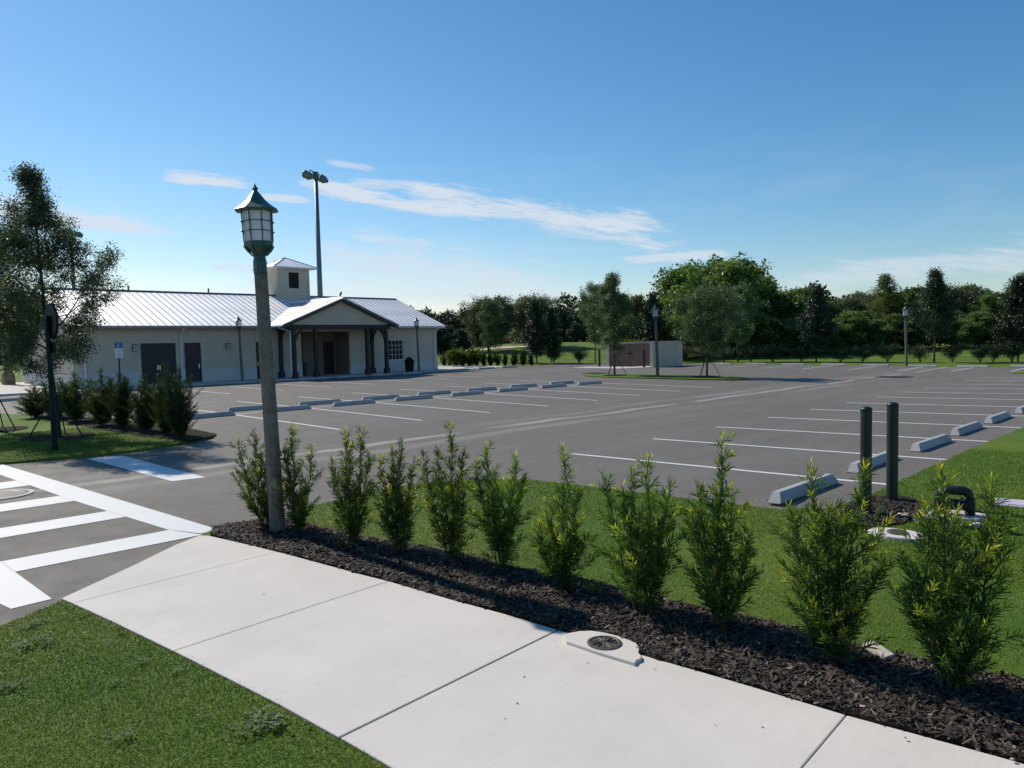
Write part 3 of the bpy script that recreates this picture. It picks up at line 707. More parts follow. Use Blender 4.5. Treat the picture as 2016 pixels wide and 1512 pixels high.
# rakes, soffit, fascia, gutter
for yy, s in ((RY0+.06, -1), (RY1-.06, 1)):
    for sg, xe in ((1, EX), (-1, -59.6)):
        P_('rake_board', MB().hexa([(RXX, yy-.02, RZZ-.25), (xe, yy-.02, EZ-.24), (xe, yy+.02, EZ-.24), (RXX, yy+.02, RZZ-.25)], [(RXX, yy-.02, RZZ-.035), (xe, yy-.02, EZ-.035), (xe, yy+.02, EZ-.035), (RXX, yy+.02, RZZ-.035)]), 'fascia')
P_('soffit', MB().box(FX-.02, EX-.02, RY0+.1, RY1-.1, 3.50, 3.53), 'fascia')
P_('fascia_board', MB().box(EX-.02, EX+.01, RY0+.1, RY1-.1, 3.50, EZ-.04), 'fascia')
def gutter(a, b, x):
    mb = MB(); pr = [(0, .0), (.095, .02), (.12, .13), (.125, .135), (.112, .137), (.10, .13), (.085, .03), (.01, .012), (.01, .13), (0, .13)]
    n = len(pr); i = 0; mb.v = [(x+p, a, 3.545+q) for p, q in pr]+[(x+p, b, 3.545+q) for p, q in pr]
    mb.f = [tuple(range(n)), tuple(range(n, 2*n))[::-1]]+[(k, n+k, n+(k+1) % n, (k+1) % n) for k in range(n)]
    return mb
P_('gutter', gutter(RY0+.05, 23.2, EX+.012), 'fascia'); P_('gutter', gutter(32.5, RY1-.05, EX+.012), 'white_metal')
def downspout(y, x0=EX+.06, xw=FX+.06, top=3.56, bot=ZB+.06, kick=.12):
    path = [(x0, y, top), (x0, y, top-.1), (xw, y, top-.45), (xw, y, bot+.12), (xw+kick, y, bot)]
    return MB().tube(path, [.05]*5, 8)
for y in (12.5, 17.86, 37.9): P_('downspout', downspout(y, xw=FX+.095), 'white_metal')
# doors
def door(y0, y1, z1, leaves, hand):
    dr = empty('door'); dr.parent = bld
    fr = MB(); x = FX-.02
    fr.box(x-.1, x, y0+.001, y0+.05, ZB, z1-.001); fr.box(x-.1, x, y1-.05, y1-.001, ZB, z1-.001); fr.box(x-.1, x, y0+.05, y1-.05, z1-.05, z1-.001)
    obj('frame', fr, MATS['door_frame'], dr)
    w = (y1-y0-.1)/leaves
    for k in range(leaves):
        a = y0+.05+k*w+.004; b = a+w-.008
        lf = obj('door_leaf', MB().box(x-.09, x-.04, a, b, ZB+.02, z1-.054), MATS['door_paint'], dr, bevel=.004)
    hy = y0+.05+w if leaves == 2 else (y1-.13 if hand > 0 else y0+.13)
    for q in ((-.06, .06) if leaves == 2 else (0,)):
        obj('handle', MB().box(x-.04, x-.03, hy+q-.03, hy+q+.03, 1.05, 1.32).tube([(x-.03, hy+q, 1.16), (x+.03, hy+q, 1.16), (x+.03, hy+q-.1*hand, 1.16)], .012, 6), MATS['steel'], dr)
    obj('threshold', MB().box(x-.12, x+.03, y0+.03, y1-.03, ZB+.001, ZB+.018), MATS['steel'], dr)
door(15.53, 17.58, 2.67, 2, 1); door(18.09, 19.12, 2.67, 1, 1); door(22.76, 23.75, 2.65, 1, -1)
# wall lanterns
for y in (15.2, 20.83):
    l = empty('wall_light'); l.parent = bld
    c = MB(); z0, z1, w, x0, x1 = 2.2, 2.58, .12, FX+.02, FX+.2
    for yy in (y-w, y-.0, y+w):
        for xx in (x0+.01, x1): c.box(xx-.008, xx+.008, yy-.008, yy+.008, z0, z1)
    for zz in (z0, (z0+z1)/2, z1):
        c.box(x0, x1+.01, y-w-.01, y-w+.006, zz-.009, zz+.009).box(x0, x1+.01, y+w-.006, y+w+.01, zz-.009, zz+.009).box(x1-.008, x1+.01, y-w, y+w, zz-.008, zz+.008)
    c.box(FX, FX+.02, y-.09, y+.09, z0+.03, z1+.03).box(x0, x1+.02, y-w-.02, y+w+.02, z1+.01, z1+.03)
    obj('lantern_frame', c, MATS['black_metal'], l); obj('lantern_glass', MB().box(x0+.025, x1-.012, y-w+.012, y+w-.012, z0+.012, z1-.012), MATS['frosted'], l)
# window with sixteen panes
wn = empty('window'); wn.parent = bld
wy0, wy1, wz0, wz1 = 33.44, 34.88, 1.08, 2.65; fx = FX-.06
fr = MB().box(fx-.05, fx, wy0+.001, wy0+.06, wz0+.001, wz1-.001).box(fx-.05, fx, wy1-.06, wy1-.001, wz0+.001, wz1-.001).box(fx-.05, fx, wy0+.06, wy1-.06, wz0+.001, wz0+.06).box(fx-.05, fx, wy0+.06, wy1-.06, wz1-.06, wz1-.001)
obj('frame', fr, MATS['white_metal'], wn)
py = np.linspace(wy0+.06, wy1-.06, 5); pz = np.linspace(wz0+.06, wz1-.06, 5)
mu = MB()
for k in (1, 2, 3):
    mu.box(fx-.03, fx-.008, py[k]-.014, py[k]+.014, pz[0], pz[4]); mu.box(fx-.031, fx-.009, py[0], py[4], pz[k]-.014, pz[k]+.014)
obj('muntins', mu, MATS['white_metal'], wn)
rp = random.Random(2)
for i in range(4):
    for j in range(4):
        t = rp.uniform(-.006, .006); u = rp.uniform(-.006, .006)
        mb = MB(); a, b, c, d = py[i]+.013, py[i+1]-.013, pz[j]+.013, pz[j+1]-.013
        mb.hexa([(fx-.045+t, a, c), (fx-.04+t, a, c), (fx-.04-t, b, c), (fx-.045-t, b, c)], [(fx-.045+u+t, a, d), (fx-.04+u+t, a, d), (fx-.04+u-t, b, d), (fx-.045+u-t, b, d)]); obj('pane', mb, MATS['window_glass'], wn)
obj('sill', MB().box(FX-.06, FX+.07, wy0-.05, wy1+.05, wz0-.06, wz0), MATS['white_metal'], wn)
P_('window_back', MB().box(FX-.45, FX-.44, wy0-.3, wy1+.3, .9, 2.9), 'door_paint')
# recess behind the porch
rc = [(FX-.18, 26.1), (FX-.18, 30.02)]
P_('recess_wall', MB().box(FX-3.3, FX-.181, 25.9, 26.1, ZB, 3.3).box(FX-3.3, FX-.181, 30.02, 30.2, ZB, 3.3).box(FX-3.5, FX-3.3, 25.9, 27.3, ZB, 3.3).box(FX-2.2, FX-2.0, 27.3, 30.02, ZB, 3.3).box(FX-3.3, FX-2.2, 27.3, 27.5, ZB, 3.3), 'recess_stucco')
P_('recess_ceiling', MB().box(FX-3.5, FX-.181, 25.9, 30.2, 3.301, 3.35), 'recess_stucco')
P_('recess_door', MB().box(FX-2.0, FX-1.95, 29.0, 29.85, ZB+.01, 2.6), 'door_paint')
P_('recess_door', MB().box(FX-3.3, FX-3.25, 26.35, 27.1, ZB+.01, 2.4), 'door_paint')
fo = empty('drinking_fountain'); fo.parent = bld
for y, z in ((26.35, 1.12), (26.72, .92)):
    obj('basin', MB().hexa([(FX-.85, y-.14, z-.16), (FX-.6, y-.1, z-.16), (FX-.6, y+.1, z-.16), (FX-.85, y+.14, z-.16)], [(FX-.95, y-.2, z), (FX-.45, y-.18, z), (FX-.45, y+.18, z), (FX-.95, y+.2, z)]), MATS['steel'], fo)
obj('stand', MB().box(FX-1.1, FX-.9, 26.12, 26.95, ZB, 1.2), MATS['door_paint'], fo)
# porch
por = empty('porch'); por.parent = bld
PXF, PYC, PHW = -44.8, 27.95, 3.68
PPZ, PEZ, PEY = 5.56, 3.71, 4.58
def pp(name, mb, mat, **kw): return obj(name, mb, MATS[mat], por, **kw)
for x, y in ((PXF, 24.34), (PXF, 25.95), (PXF, 30.06), (PXF, 31.69), (-46.6, 24.34), (-46.6, 31.69)):
    a = .115
    pp('post', MB().box(x-a, x+a, y-a, y+a, ZB+.36, 3.44), 'timber', bevel=.012)
    pp('post_base', MB().hexa([(x-.19, y-.19, ZB), (x+.19, y-.19, ZB), (x+.19, y+.19, ZB), (x-.19, y+.19, ZB)], [(x-.17, y-.17, ZB+.34), (x+.17, y-.17, ZB+.34), (x+.17, y+.17, ZB+.34), (x-.17, y+.17, ZB+.34)]).box(x-.195, x+.195, y-.195, y+.195, ZB+.3405, ZB+.39), 'timber', bevel=.01)
def brace(x, y, dx, dy):
    a = (x+dx*.1, y+dy*.1, 2.62); b = (x+dx*.62, y+dy*.62, 3.43); m_ = (x+dx*.26, y+dy*.26, 3.06)
    return MB().tube([a, m_, b], [.085, .075, .085], 4, phase=R(45))
for x, y, dx, dy in ((PXF, 24.34, 0, 1), (PXF, 31.69, 0, -1), (-46.6, 24.34, 1, 0), (PXF, 24.34, -1, 0), (-46.6, 31.69, 1, 0), (PXF, 31.69, -1, 0)): pp('brace', brace(x, y, dx, dy), 'timber')
pp('beam', MB().box(PXF-.13, PXF+.13, PYC-PHW-.37, PYC+PHW+.37, 3.441, 3.72), 'timber', bevel=.01)
for y in (24.34, 31.69): pp('beam', MB().box(FX+.04, PXF-.131, y-.12, y+.12, 3.441, 3.719), 'timber', bevel=.01)
pp('ceiling', MB().box(FX+.04, PXF-.131, 24.46, 31.57, 3.55, 3.58), 'stucco')
PSL = (PPZ-PEZ)/PEY
pp('gable_face', MB().hexa([(PXF+.02, PYC-3.95, 3.721), (PXF+.06, PYC-3.95, 3.721), (PXF+.06, PYC+3.95, 3.721), (PXF+.02, PYC+3.95, 3.721)], [(PXF+.02, PYC-.02, PPZ-.22), (PXF+.06, PYC-.02, PPZ-.22), (PXF+.06, PYC+.02, PPZ-.22), (PXF+.02, PYC+.02, PPZ-.22)]), 'stucco')
XF, XBk = -44.35, -51.6
for s in (-1, 1):
    ye = PYC+s*PEY
    def q(x0, x1, t0, t1, lo, hi):   # sloping bar between ridge (t=0) and eave (t=1)
        P0 = lambda x, t, h: (x, PYC+s*PEY*t, PPZ-(PPZ-PEZ)*t+h)
        b = [P0(x0, t0, lo), P0(x1, t0, lo), P0(x1, t1, lo), P0(x0, t1, lo)]; t = [P0(x0, t0, hi), P0(x1, t0, hi), P0(x1, t1, hi), P0(x0, t1, hi)]
        if s < 0: b = [b[3], b[2], b[1], b[0]]; t = [t[3], t[2], t[1], t[0]]
        return MB().hexa(b, t)
    n = 16; pwx = (XF-XBk)/n
    for k in range(n):
        pp('roof_panel', q(XBk+k*pwx+.003, XBk+(k+1)*pwx-.003, .002, 1.0, -.03, 0), 'roof_metal')
        pp('seam', q(XBk+(k+1)*pwx-.012-(.012 if k == n-1 else 0), XBk+(k+1)*pwx+.012-(.012 if k == n-1 else 0), .004, 1.003, -.004, .04), 'seam_metal')
    pp('rake_board', q(XF-.11, XF-.02, .0, 1.0, -.24, -.034), 'bronze_trim')
    pp('rafter_tail', q(XF-.5, XF-.4, .86, .99, -.22, -.04), 'timber')
    g0 = MB().box(-46.3, XF-.02, ye+(.0 if s > 0 else -.11), ye+(.11 if s > 0 else 0), PEZ-.14, PEZ-.03); pp('gutter', g0, 'white_metal', bevel=.02)
    y = PYC+s*(PHW+.15)
    pp('downspout', MB().tube([(PXF-.0, ye+s*.05, PEZ-.12), (PXF, ye+s*.04, PEZ-.2), (PXF+.02, y+s*.02, PEZ-.42), (PXF+.02, y+s*.02, ZB+.28), (PXF+.1, y+s*.12, ZB+.09)], .045, 8), 'white_metal')
pp('ridge_cap', MB().hexa([(XBk, PYC-.13, PPZ-.035), (XF+.01, PYC-.13, PPZ-.035), (XF+.01, PYC+.13, PPZ-.035), (XBk, PYC+.13, PPZ-.035)], [(XBk, PYC-.02, PPZ+.07), (XF+.01, PYC-.02, PPZ+.07), (XF+.01, PYC+.02, PPZ+.07), (XBk, PYC+.02, PPZ+.07)]), 'roof_metal')
# cupola
cu = empty('cupola'); cu.parent = bld
tx0, tx1, ty0, ty1, tz = -55.0, -52.4, 27.35, 29.97, 8.25
wall_sheet(ty0, ty1, 5.6, tz, [(28.25, 29.1, 6.77, 7.98)], lambda u, z, d: (tx1-d, u, z), .1, 'stucco', 'wall', cu)
for b6 in ((tx0, tx1-.101, ty0, ty0+.1, 5.4, tz), (tx0, tx1-.101, ty1-.1, ty1, 5.4, tz), (tx0, tx0+.1, ty0+.1, ty1-.1, 5.4, tz)): obj('wall', MB().box(*b6), MATS['stucco'], cu)
for b6 in ((ty0-.03, ty0+.12), (ty1-.12, ty1+.03)): obj('corner_trim', MB().box(tx1-.05, tx1+.03, *b6, 5.6, tz), MATS['stucco'], cu)
for b6 in ((28.251, 28.30), (29.05, 29.099)): obj('louvre_frame', MB().box(tx1-.09, tx1-.02, *b6, 6.771, 7.979), MATS['bronze_trim'], cu)
for k in range(12):
    z = 6.79+k*.099
    obj('louvre', MB().hexa([(tx1-.09, 28.301, z+.07), (tx1-.02, 28.301, z), (tx1-.02, 29.049, z), (tx1-.09, 29.049, z+.07)], [(tx1-.09, 28.301, z+.085), (tx1-.02, 28.301, z+.015), (tx1-.02, 29.049, z+.015), (tx1-.09, 29.049, z+.085)]), MATS['bronze_trim'], cu)
obj('louvre_back', MB().box(tx1-.13, tx1-.12, 28.2, 29.15, 6.7, 8.05), MATS['bronze_trim'], cu)
cx, cy = (tx0+tx1)/2, (ty0+ty1)/2; ov = .5; hx, hy = (tx1-tx0)/2+ov, (ty1-ty0)/2+ov; az = 9.22
obj('eave', MB().box(cx-hx, cx+hx, cy-hy, cy+hy, tz+.001, tz+.07), MATS['white_metal'], cu)
ca = (cx, cy, az)
cs = [(cx-hx-.03, cy-hy-.03), (cx+hx+.03, cy-hy-.03), (cx+hx+.03, cy+hy+.03), (cx-hx-.03, cy+hy+.03)]
for k in range(4):
    a, b = cs[k], cs[(k+1) % 4]
    obj('roof_plane', MB().hexa([(*a, tz+.072), (*b, tz+.072), (cx, cy, az-.02), (cx, cy, az-.02)], [(*a, tz+.10), (*b, tz+.10), (cx, cy, az), (cx, cy, az)]), MATS['roof_metal'], cu)
    obj('hip_cap', MB().tube([(a[0], a[1], tz+.105), (cx, cy, az+.01)], .035, 6), MATS['seam_metal'], cu)
    A, B = np.array([*a, tz+.10]), np.array([*b, tz+.10]); C_ = np.array(ca)
    for t in (.14, .28, .42, .58, .72, .86):
        base = A+(B-A)*t; kk = min(t, 1-t)/.5; top = base+(C_-(A+B)/2)*kk
        obj('seam', MB().tube([tuple(base+[0, 0, .012]), tuple(top+[0, 0, .012])], .014, 4), MATS['seam_metal'], cu)
# covered walk columns at the near end
for px, py_ in (((70, 755), None), ((17, 757), None)):
    Pq = bp(*px, dz=.08); x, y = Pq[0], Pq[1]
    c = empty('stone_column', (x, y, .18), label='brown stone veranda column beside the end of the building' if px[0] == 70 else 'brown stone veranda column standing apart before green grass', cat='column')
    obj('base', MB().box(-.34, .34, -.34, .34, 0, .75), MATS['column_stone'], c, bevel=.02); obj('shaft', MB().hexa([(-.24, -.24, .751), (.24, -.24, .751), (.24, .24, .751), (-.24, .24, .751)], [(-.21, -.21, 3.3), (.21, -.21, 3.3), (.21, .21, 3.3), (-.21, .21, 3.3)]), MATS['column_stone'], c, bevel=.015)
    obj('capital', MB().box(-.30, .30, -.30, .30, 3.301, 3.45), MATS['column_stone'], c, bevel=.015)

# ------------------------------------------------------------------ dumpster enclosure, bollards
en = empty('dumpster_enclosure', (-35, 49.8, float(g(-35, 49.8))), label='cream walled dumpster enclosure with closed brown gates behind the grass island', cat='enclosure')
dx0, dx1, dy0, dy1, dz = -37.25, -32.7, 47.85, 52.0, 1.93
ez = float(g(-35, 49.8))
def ep(name, mb, mat, parent=None, **kw):
    o = obj(name, mb, MATS[mat], parent or en, **kw)
    if parent is None: o.location = (35, -49.8, -ez)
    return o
zb = ez
ep('wall', MB().box(dx1-.28, dx1, dy0+.001, dy1, zb, zb+dz), 'stucco'); ep('wall', MB().box(dx0, dx0+.28, dy0+.001, dy1, zb, zb+dz), 'stucco')
ep('wall', MB().box(dx0+.281, dx1-.281, dy1-.25, dy1-.001, zb, zb+dz), 'stucco')
ep('coping', MB().box(dx1-.31, dx1+.03, dy0-.02, dy1+.03, zb+dz+.001, zb+dz+.05).box(dx0-.03, dx0+.31, dy0-.02, dy1+.03, zb+dz+.001, zb+dz+.05).box(dx0+.311, dx1-.311, dy1-.28, dy1+.029, zb+dz+.001, zb+dz+.05), 'stucco')
gw = (dx1-dx0-.56-.10)/2
for k in range(2):
    x0 = dx0+.29+k*(gw+.06); x1 = x0+gw
    gt = empty('gate'); gt.parent = en; gt.location = (35, -49.8, -ez)
    for j in range(11):
        z = zb+.1+j*.158
        obj('plank', MB().box(x0, x1, dy0+.14, dy0+.17, z, z+.152), MATS['gate_board'], gt)
    obj('gate_frame', MB().box(x0, x0+.06, dy0+.171, dy0+.22, zb+.08, zb+1.85).box(x1-.06, x1, dy0+.171, dy0+.22, zb+.08, zb+1.85).box(x0+.06, x1-.06, dy0+.171, dy0+.22, zb+1.0, zb+1.07), MATS['black_metal'], gt)
    xh = x1-.08 if k == 0 else x0+.08
    obj('latch', MB().box(xh-.12, xh+.12, dy0+.09, dy0+.139, zb+1.02, zb+1.12), MATS['black_metal'], gt)
    for zz in (.3, 1.6):
        xx = x0-.02 if k == 0 else x1+.02
        obj('hinge', MB().box(xx-.08, xx+.08, dy0+.09, dy0+.139, zb+zz, zb+zz+.09), MATS['iron'], gt)
patch('enclosure_apron', [(-38.6, 45.0), (-33.4, 44.8), (-32.5, 47.75), (-32.69, 47.8), (-32.95, 49.5), (-37.2, 49.5), (-37.3, 47.4), (-38.6, 47.2)], lambda x, y: g(x, y)+.03, .05, MATS['concrete'], 2.0, kind='structure')
def bollard(x, y, r, h, lab, grp=None):
    z = float(g(x, y)); b = empty('bollard', (x, y, z), label=lab, cat='bollard', group=grp)
    obj('post', MB().lathe([(r, -.1), (r, h-.035), (r*1.0, h-.03)], 20), MATS['bollard_green'], b, smooth=False)
    obj('cap', MB().lathe([(r*1.06, h-.0299), (r*1.06, h-.012), (r*.9, h+.006), (r*.5, h+.016), (.002, h+.02)], 20), MATS['bollard_green'], b, smooth=True)
bollard(-3.16, 8.90, .062, 1.28, 'dark green pipe bollard set in mulch, the one beside the wheel stop end')
bollard(-3.14, 9.72, .066, 1.25, 'dark green pipe bollard behind its twin at the lawn corner')
bollard(-37.6, 47.45, .10, 1.4, 'dark bollard before the gate hinge side nearest the park building')
bollard(-33.15, 47.3, .10, 1.42, 'dark bollard before the sunlit right gate pier of the dumpster enclosure')

# ------------------------------------------------------------------ signs, bin, field lights
sx, sy = -19.1, 4.38
sg = empty('stop_sign', (sx, sy, .05), label='dark green stop sign post seen edge on at the lawn by the crosswalk', cat='sign')
obj('post', MB().lathe([(.075, -.1), (.075, .12), (.055, .16), (.05, 2.55), (.05, 3.02)], 12), MATS['dark_green'], sg, smooth=True)
SA = R(93.0)                               # the plate faces the drivers leaving the lot
def plate(rad, th, n=8, z=2.9, off=0.0, ph=22.5):
    mb = MB(); c, s = math.cos(SA), math.sin(SA)
    ring = [(rad*math.cos(R(360/n*k+ph)), rad*math.sin(R(360/n*k+ph))) for k in range(n)]
    A = [(-s*u+c*off, c*u+s*off, z+v) for u, v in ring]; B = [(-s*u+c*(off+th), c*u+s*(off+th), z+v) for u, v in ring]
    mb.v = A+B; mb.f = [tuple(range(n))[::-1], tuple(range(n, 2*n))]+[(k, (k+1) % n, n+(k+1) % n, n+k) for k in range(n)]; return mb
pl = obj('plate', plate(.43, .05, off=.052), MATS['dark_green'], sg); obj('red_face', plate(.40, .004, off=.1025), MATS['sign_red'], sg)
ft = bpy.data.curves.new('stop_text', 'FONT'); ft.body = 'STOP'; ft.size = .3; ft.align_x = 'CENTER'; ft.align_y = 'CENTER'; ft.extrude = .001
to = bpy.data.objects.new('lettering', ft); COL.objects.link(to)
def curve_to_mesh(o, mat, parent):
    dg = bpy.context.evaluated_depsgraph_get(); me = bpy.data.meshes.new_from_object(o.evaluated_get(dg)); loc, rot, nm = o.location.copy(), o.rotation_euler.copy(), o.name
    bpy.data.objects.remove(o); n = link('lettering', me, parent); n.location = loc; n.rotation_euler = rot; me.materials.clear(); me.materials.append(mat); return n
to.location = (math.cos(SA)*.108, math.sin(SA)*.108, 2.9); to.rotation_euler = (R(90), 0, SA+R(90)); bpy.context.view_layer.update()
curve_to_mesh(to, MATS['sign_white'], sg)
pq = obj('lower_plaque', MB().box(.052, .07, -.22, .22, 2.2, 2.44), MATS['dark_green'], sg); pq.rotation_euler[2] = SA

d_ = ray(233.5, 690); q_ = d_*(-44.6/d_[0]); hx_, hy_ = -44.6, float(q_[1])
hs = empty('parking_sign', (hx_, hy_, .18), label='blue and white accessible parking sign on dark post before the double doors', cat='sign')
obj('post', MB().box(-.03, .03, -.03, .03, -.1, 2.52), MATS['dark_green'], hs)
w2 = .20
obj('blue_panel', MB().box(.031, .036, -w2, w2, 2.22, 2.53), MATS['sign_blue'], hs, bevel=.0)
obj('white_panel', MB().box(.031, .036, -w2, w2, 1.68, 2.219), MATS['sign_white'], hs)
sym = MB().lathe([(.03, -.004), (.03, .004)], 10)       # wheelchair figure: head, body, wheel, leg
sym.v = [(.0405+z*.2, -x-.02, 2.475+y) for x, y, z in sym.v]
sym.tube([(.040, .02, 2.44), (.040, .0, 2.36), (.040, -.07, 2.36), (.040, -.1, 2.28), (.040, -.13, 2.285)], .011, 5)
sym.tube([(.040, .015, 2.40), (.040, -.06, 2.40)], .009, 5)
sym.tube([(.040, .0+.062*math.cos(a), 2.325+.062*math.sin(a)) for a in np.linspace(R(70), R(345), 14)], .009, 5)
obj('wheelchair_symbol', sym, MATS['sign_white'], hs)
tx = MB()
for k, (z, a, b, h) in enumerate([(2.15, -.15, .15, .022), (2.09, -.12, .13, .022), (2.03, -.16, .15, .02), (1.95, -.16, .16, .006), (1.88, -.13, .12, .035), (1.80, -.15, .16, .02), (1.74, -.12, .1, .02)]):
    y = a; rr = random.Random(k)
    while y < b:
        w = rr.uniform(.012, .035); tx.box(.0361, .0375, y, min(y+w, b), z-h/2, z+h/2); y += w+.012
obj('fine_print', tx, MATS['sign_grey'], hs)

tcx, tcy = -45.35, 34.15
bn = empty('trash_can', (tcx, tcy, .18), label='dark green round trash can with domed lid beside the lamp post at the window', cat='trash can')
obj('body', MB().lathe([(.27, 0), (.28, .05), (.34, .78), (.35, .82)], 24), MATS['dark_green'], bn, smooth=True)
sl = MB()
for k in range(24):
    a = 2*math.pi*k/24; sl.tube([(math.cos(a)*.285, math.sin(a)*.285, .05), (math.cos(a)*.352, math.sin(a)*.352, .80)], .018, 4)
obj('slats', sl, MATS['dark_green'], bn)
obj('rim', MB().lathe([(.34, .80), (.44, .84), (.45, .88), (.36, .89)], 24), MATS['dark_green'], bn, smooth=True)
obj('lid', MB().lathe([(.26, .891), (.25, .98), (.2, 1.06), (.11, 1.11), (.002, 1.125)], 24), MATS['dark_green'], bn, smooth=True)

def field_light(x, y, h, lab, rz, sc=1.0):
    z = float(g(x, y)); r = empty('field_light', (x, y, z), rz, label=lab, cat='light pole', group=None)
    obj('pole', MB().lathe([(.34*sc, -.3), (.30*sc, h*.3), (.2*sc, h)], 12), MATS['galv_pole'], r, smooth=True)
    obj('crossarm', MB().box(-.06, .06, -1.5*sc, 1.5*sc, h-.28, h-.16), MATS['galv_pole'], r)
    obj('top_bar', MB().box(-.05, .05, -1.45*sc, 1.15*sc, h+.36, h+.44), MATS['galv_pole'], r)
    obj('pole_cap', MB().box(-.22*sc, .22*sc, -.22*sc, .22*sc, h-.3, h+.5), MATS['galv_pole'], r)
    for y_, t in ((-1.55, -.6), (-.75, -.6), (.75, .35), (1.35, .35)):
        f = obj('floodlight', MB().lathe([(.08, -.35), (.2, -.3), (.34, .0), (.44, .22), (.44, .3), (.4, .31)], 14), MATS['galv_pole'], r, smooth=True)
        f.location = (.28*math.copysign(1, t), y_*sc, h-.12); f.rotation_euler = (t*.5, math.copysign(1.15, t), 0); f.scale = (sc,)*3
        obj('hanger', MB().box(-.03, .03, y_*.95*sc-.03, y_*.95*sc+.03, h-.161, h+.37), MATS['galv_pole'], r)
    return r
d_ = ray(631, 600); q_ = d_*(-72/d_[0]); fy = float(q_[1])
t_ = ray(617, 336); t_ = t_*(-72/t_[0]); field_light(-72, fy, float(t_[2])+CH-.6-float(g(-72, fy)), 'tall sports floodlight pole rising behind the park building roof', R(35))
d_ = ray(147, 600); q_ = d_*(-125/d_[0]); t_ = ray(144, 452); t_ = t_*(-125/t_[0])
field_light(-125, float(q_[1]), float(t_[2])+CH-.6-float(g(-125, float(q_[1]))), 'distant sports floodlight pole showing over the crown of the oak', R(35))
# bird on the porch ridge
bd = empty('bird', (XF-.35, PYC, PPZ+.07), label='small dark bird perched on the porch roof ridge', cat='bird')
bm = MB().tube([(-.16, 0, .05), (-.06, 0, .13), (.03, 0, .21), (.07, 0, .29), (.085, 0, .33), (.125, 0, .33), (.17, 0, .315)], [.01, .06, .075, .06, .05, .035, .004], 9)
bm.tube([(.0, -.03, .14), (.0, -.03, .0)], .009, 5).tube([(.0, .03, .14), (.0, .03, .0)], .009, 5)
obj('body', bm, MATS['feather'], bd, smooth=True)

# ------------------------------------------------------------------ covers, grates, utility things
mh = empty('water_meter_cover', (-3.38, 4.36, 0), label='round iron cover in a pale concrete collar at the sidewalk edge', cat='manhole')
obj('collar', MB().prism([(q[0]+3.38, q[1]-4.36) for q in col_poly], .0, .074), MATS['sidewalk'], mh, bevel=.006)
ir = MB().lathe([(.125, .0845), (.125, .091), (.108, .093), (.103, .088), (.002, .088)], 28)
for k in range(12):
    a = R(30*k); ir.tube([(math.cos(a)*.03, math.sin(a)*.03, .09), (math.cos(a+.12)*.095, math.sin(a+.12)*.095, .09)], .006, 4)
lc = bp(1190, 1266, .075); o = obj('lid', ir, MATS['iron'], mh); o.location = (lc[0]+3.38, lc[1]-4.36, -.010)
vc = empty('valve_cover', (-14.05, 2.42, gz(-14.05, 2.42)), label='round iron manhole ringed with pale concrete in the crosswalk', cat='manhole')
obj('ring', MB().lathe([(.47, .0), (.47, .012), (.40, .014), (.40, 0)], 32), MATS['concrete'], vc); obj('lid', MB().lathe([(.395, .0), (.395, .014), (.33, .016), (.32, .012), (.002, .012)], 32), MATS['black_metal'], vc)
def grate(x, y, w, lab):
    r = empty('storm_grate', (x, y, gz(x, y)), label=lab, cat='drain'); obj('frame', MB().box(-w-.06, -w, -.62, .62, -.02, .02).box(w, w+.06, -.62, .62, -.02, .02).box(-w, w, -.62, -.56, -.02, .02).box(-w, w, .56, .62, -.02, .02), MATS['iron'], r)
    for k in range(9):
        yy = -.5+k*.125; obj('bar', MB().box(-w, w, yy-.025, yy+.025, -.02, .014), MATS['iron'], r)
    obj('pit', MB().box(-w, w, -.56, .56, -.03, .006), MATS['black_metal'], r)
grate(-13.3, 41.3, .7, 'iron storm drain grate before the far row of white wheel stops'); grate(-30.6, 38.2, .62, 'iron storm drain grate between the grass island and the dumpster enclosure')
# backflow pipe on its pad, stones round it
bx, by = -2.36, 9.35; bz = float(g(bx, by))+.035
bf = empty('backflow_pipe', (bx, by, bz), R(20), label='low dark arched backflow pipe with valves on a concrete pad', cat='pipe')
arc = [(-.15, 0, -.05), (-.15, 0, .2)]+[(-.15+.06*(1-math.cos(a)), 0, .2+.1*math.sin(a)) for a in np.linspace(.3, 1.5, 4)]+[(.09+.06*math.sin(a), 0, .2+.1*math.cos(a)) for a in np.linspace(.07, 1.5, 4)]+[(.15, 0, .2), (.15, 0, -.05)]
obj('pipe', MB().tube(arc, .052, 10), MATS['black_metal'], bf, smooth=True)
obj('valve_body', MB().tube([(-.12, 0, .14), (.12, 0, .14)], [.062, .062], 12).tube([(0, -.02, .14), (0, -.1, .15)], .03, 8), MATS['black_metal'], bf)
obj('valve', MB().tube([(-.08, -.05, .2), (-.08, -.09, .2)], .02, 8).tube([(.06, -.05, .22), (.06, -.1, .22)], .022, 8).box(-.1, -.06, -.12, -.09, .17, .23), MATS['iron'], bf)
obj('pad', MB().prism([(.36*math.cos(a)*(1+.08*math.sin(3*a)), .22*math.sin(a)) for a in np.linspace(0, 2*math.pi, 18, endpoint=False)], -.05, .03), MATS['concrete'], bf, bevel=.008)
rk = random.Random(8)
rock_me = []
for k in range(3):
    mb = MB(); rr = random.Random(50+k)
    mb.lathe([(.3, 0), (.5, .12), (.48, .3), (.25, .42), (.02, .45)], 9); mb.v = [(x*rr.uniform(.8, 1.2), y*rr.uniform(.8, 1.2), z*rr.uniform(.85, 1.15)) for x, y, z in mb.v]; rock_me.append(mb.mesh('stone', MATS['stone_pale' if k else 'stone_tan']))
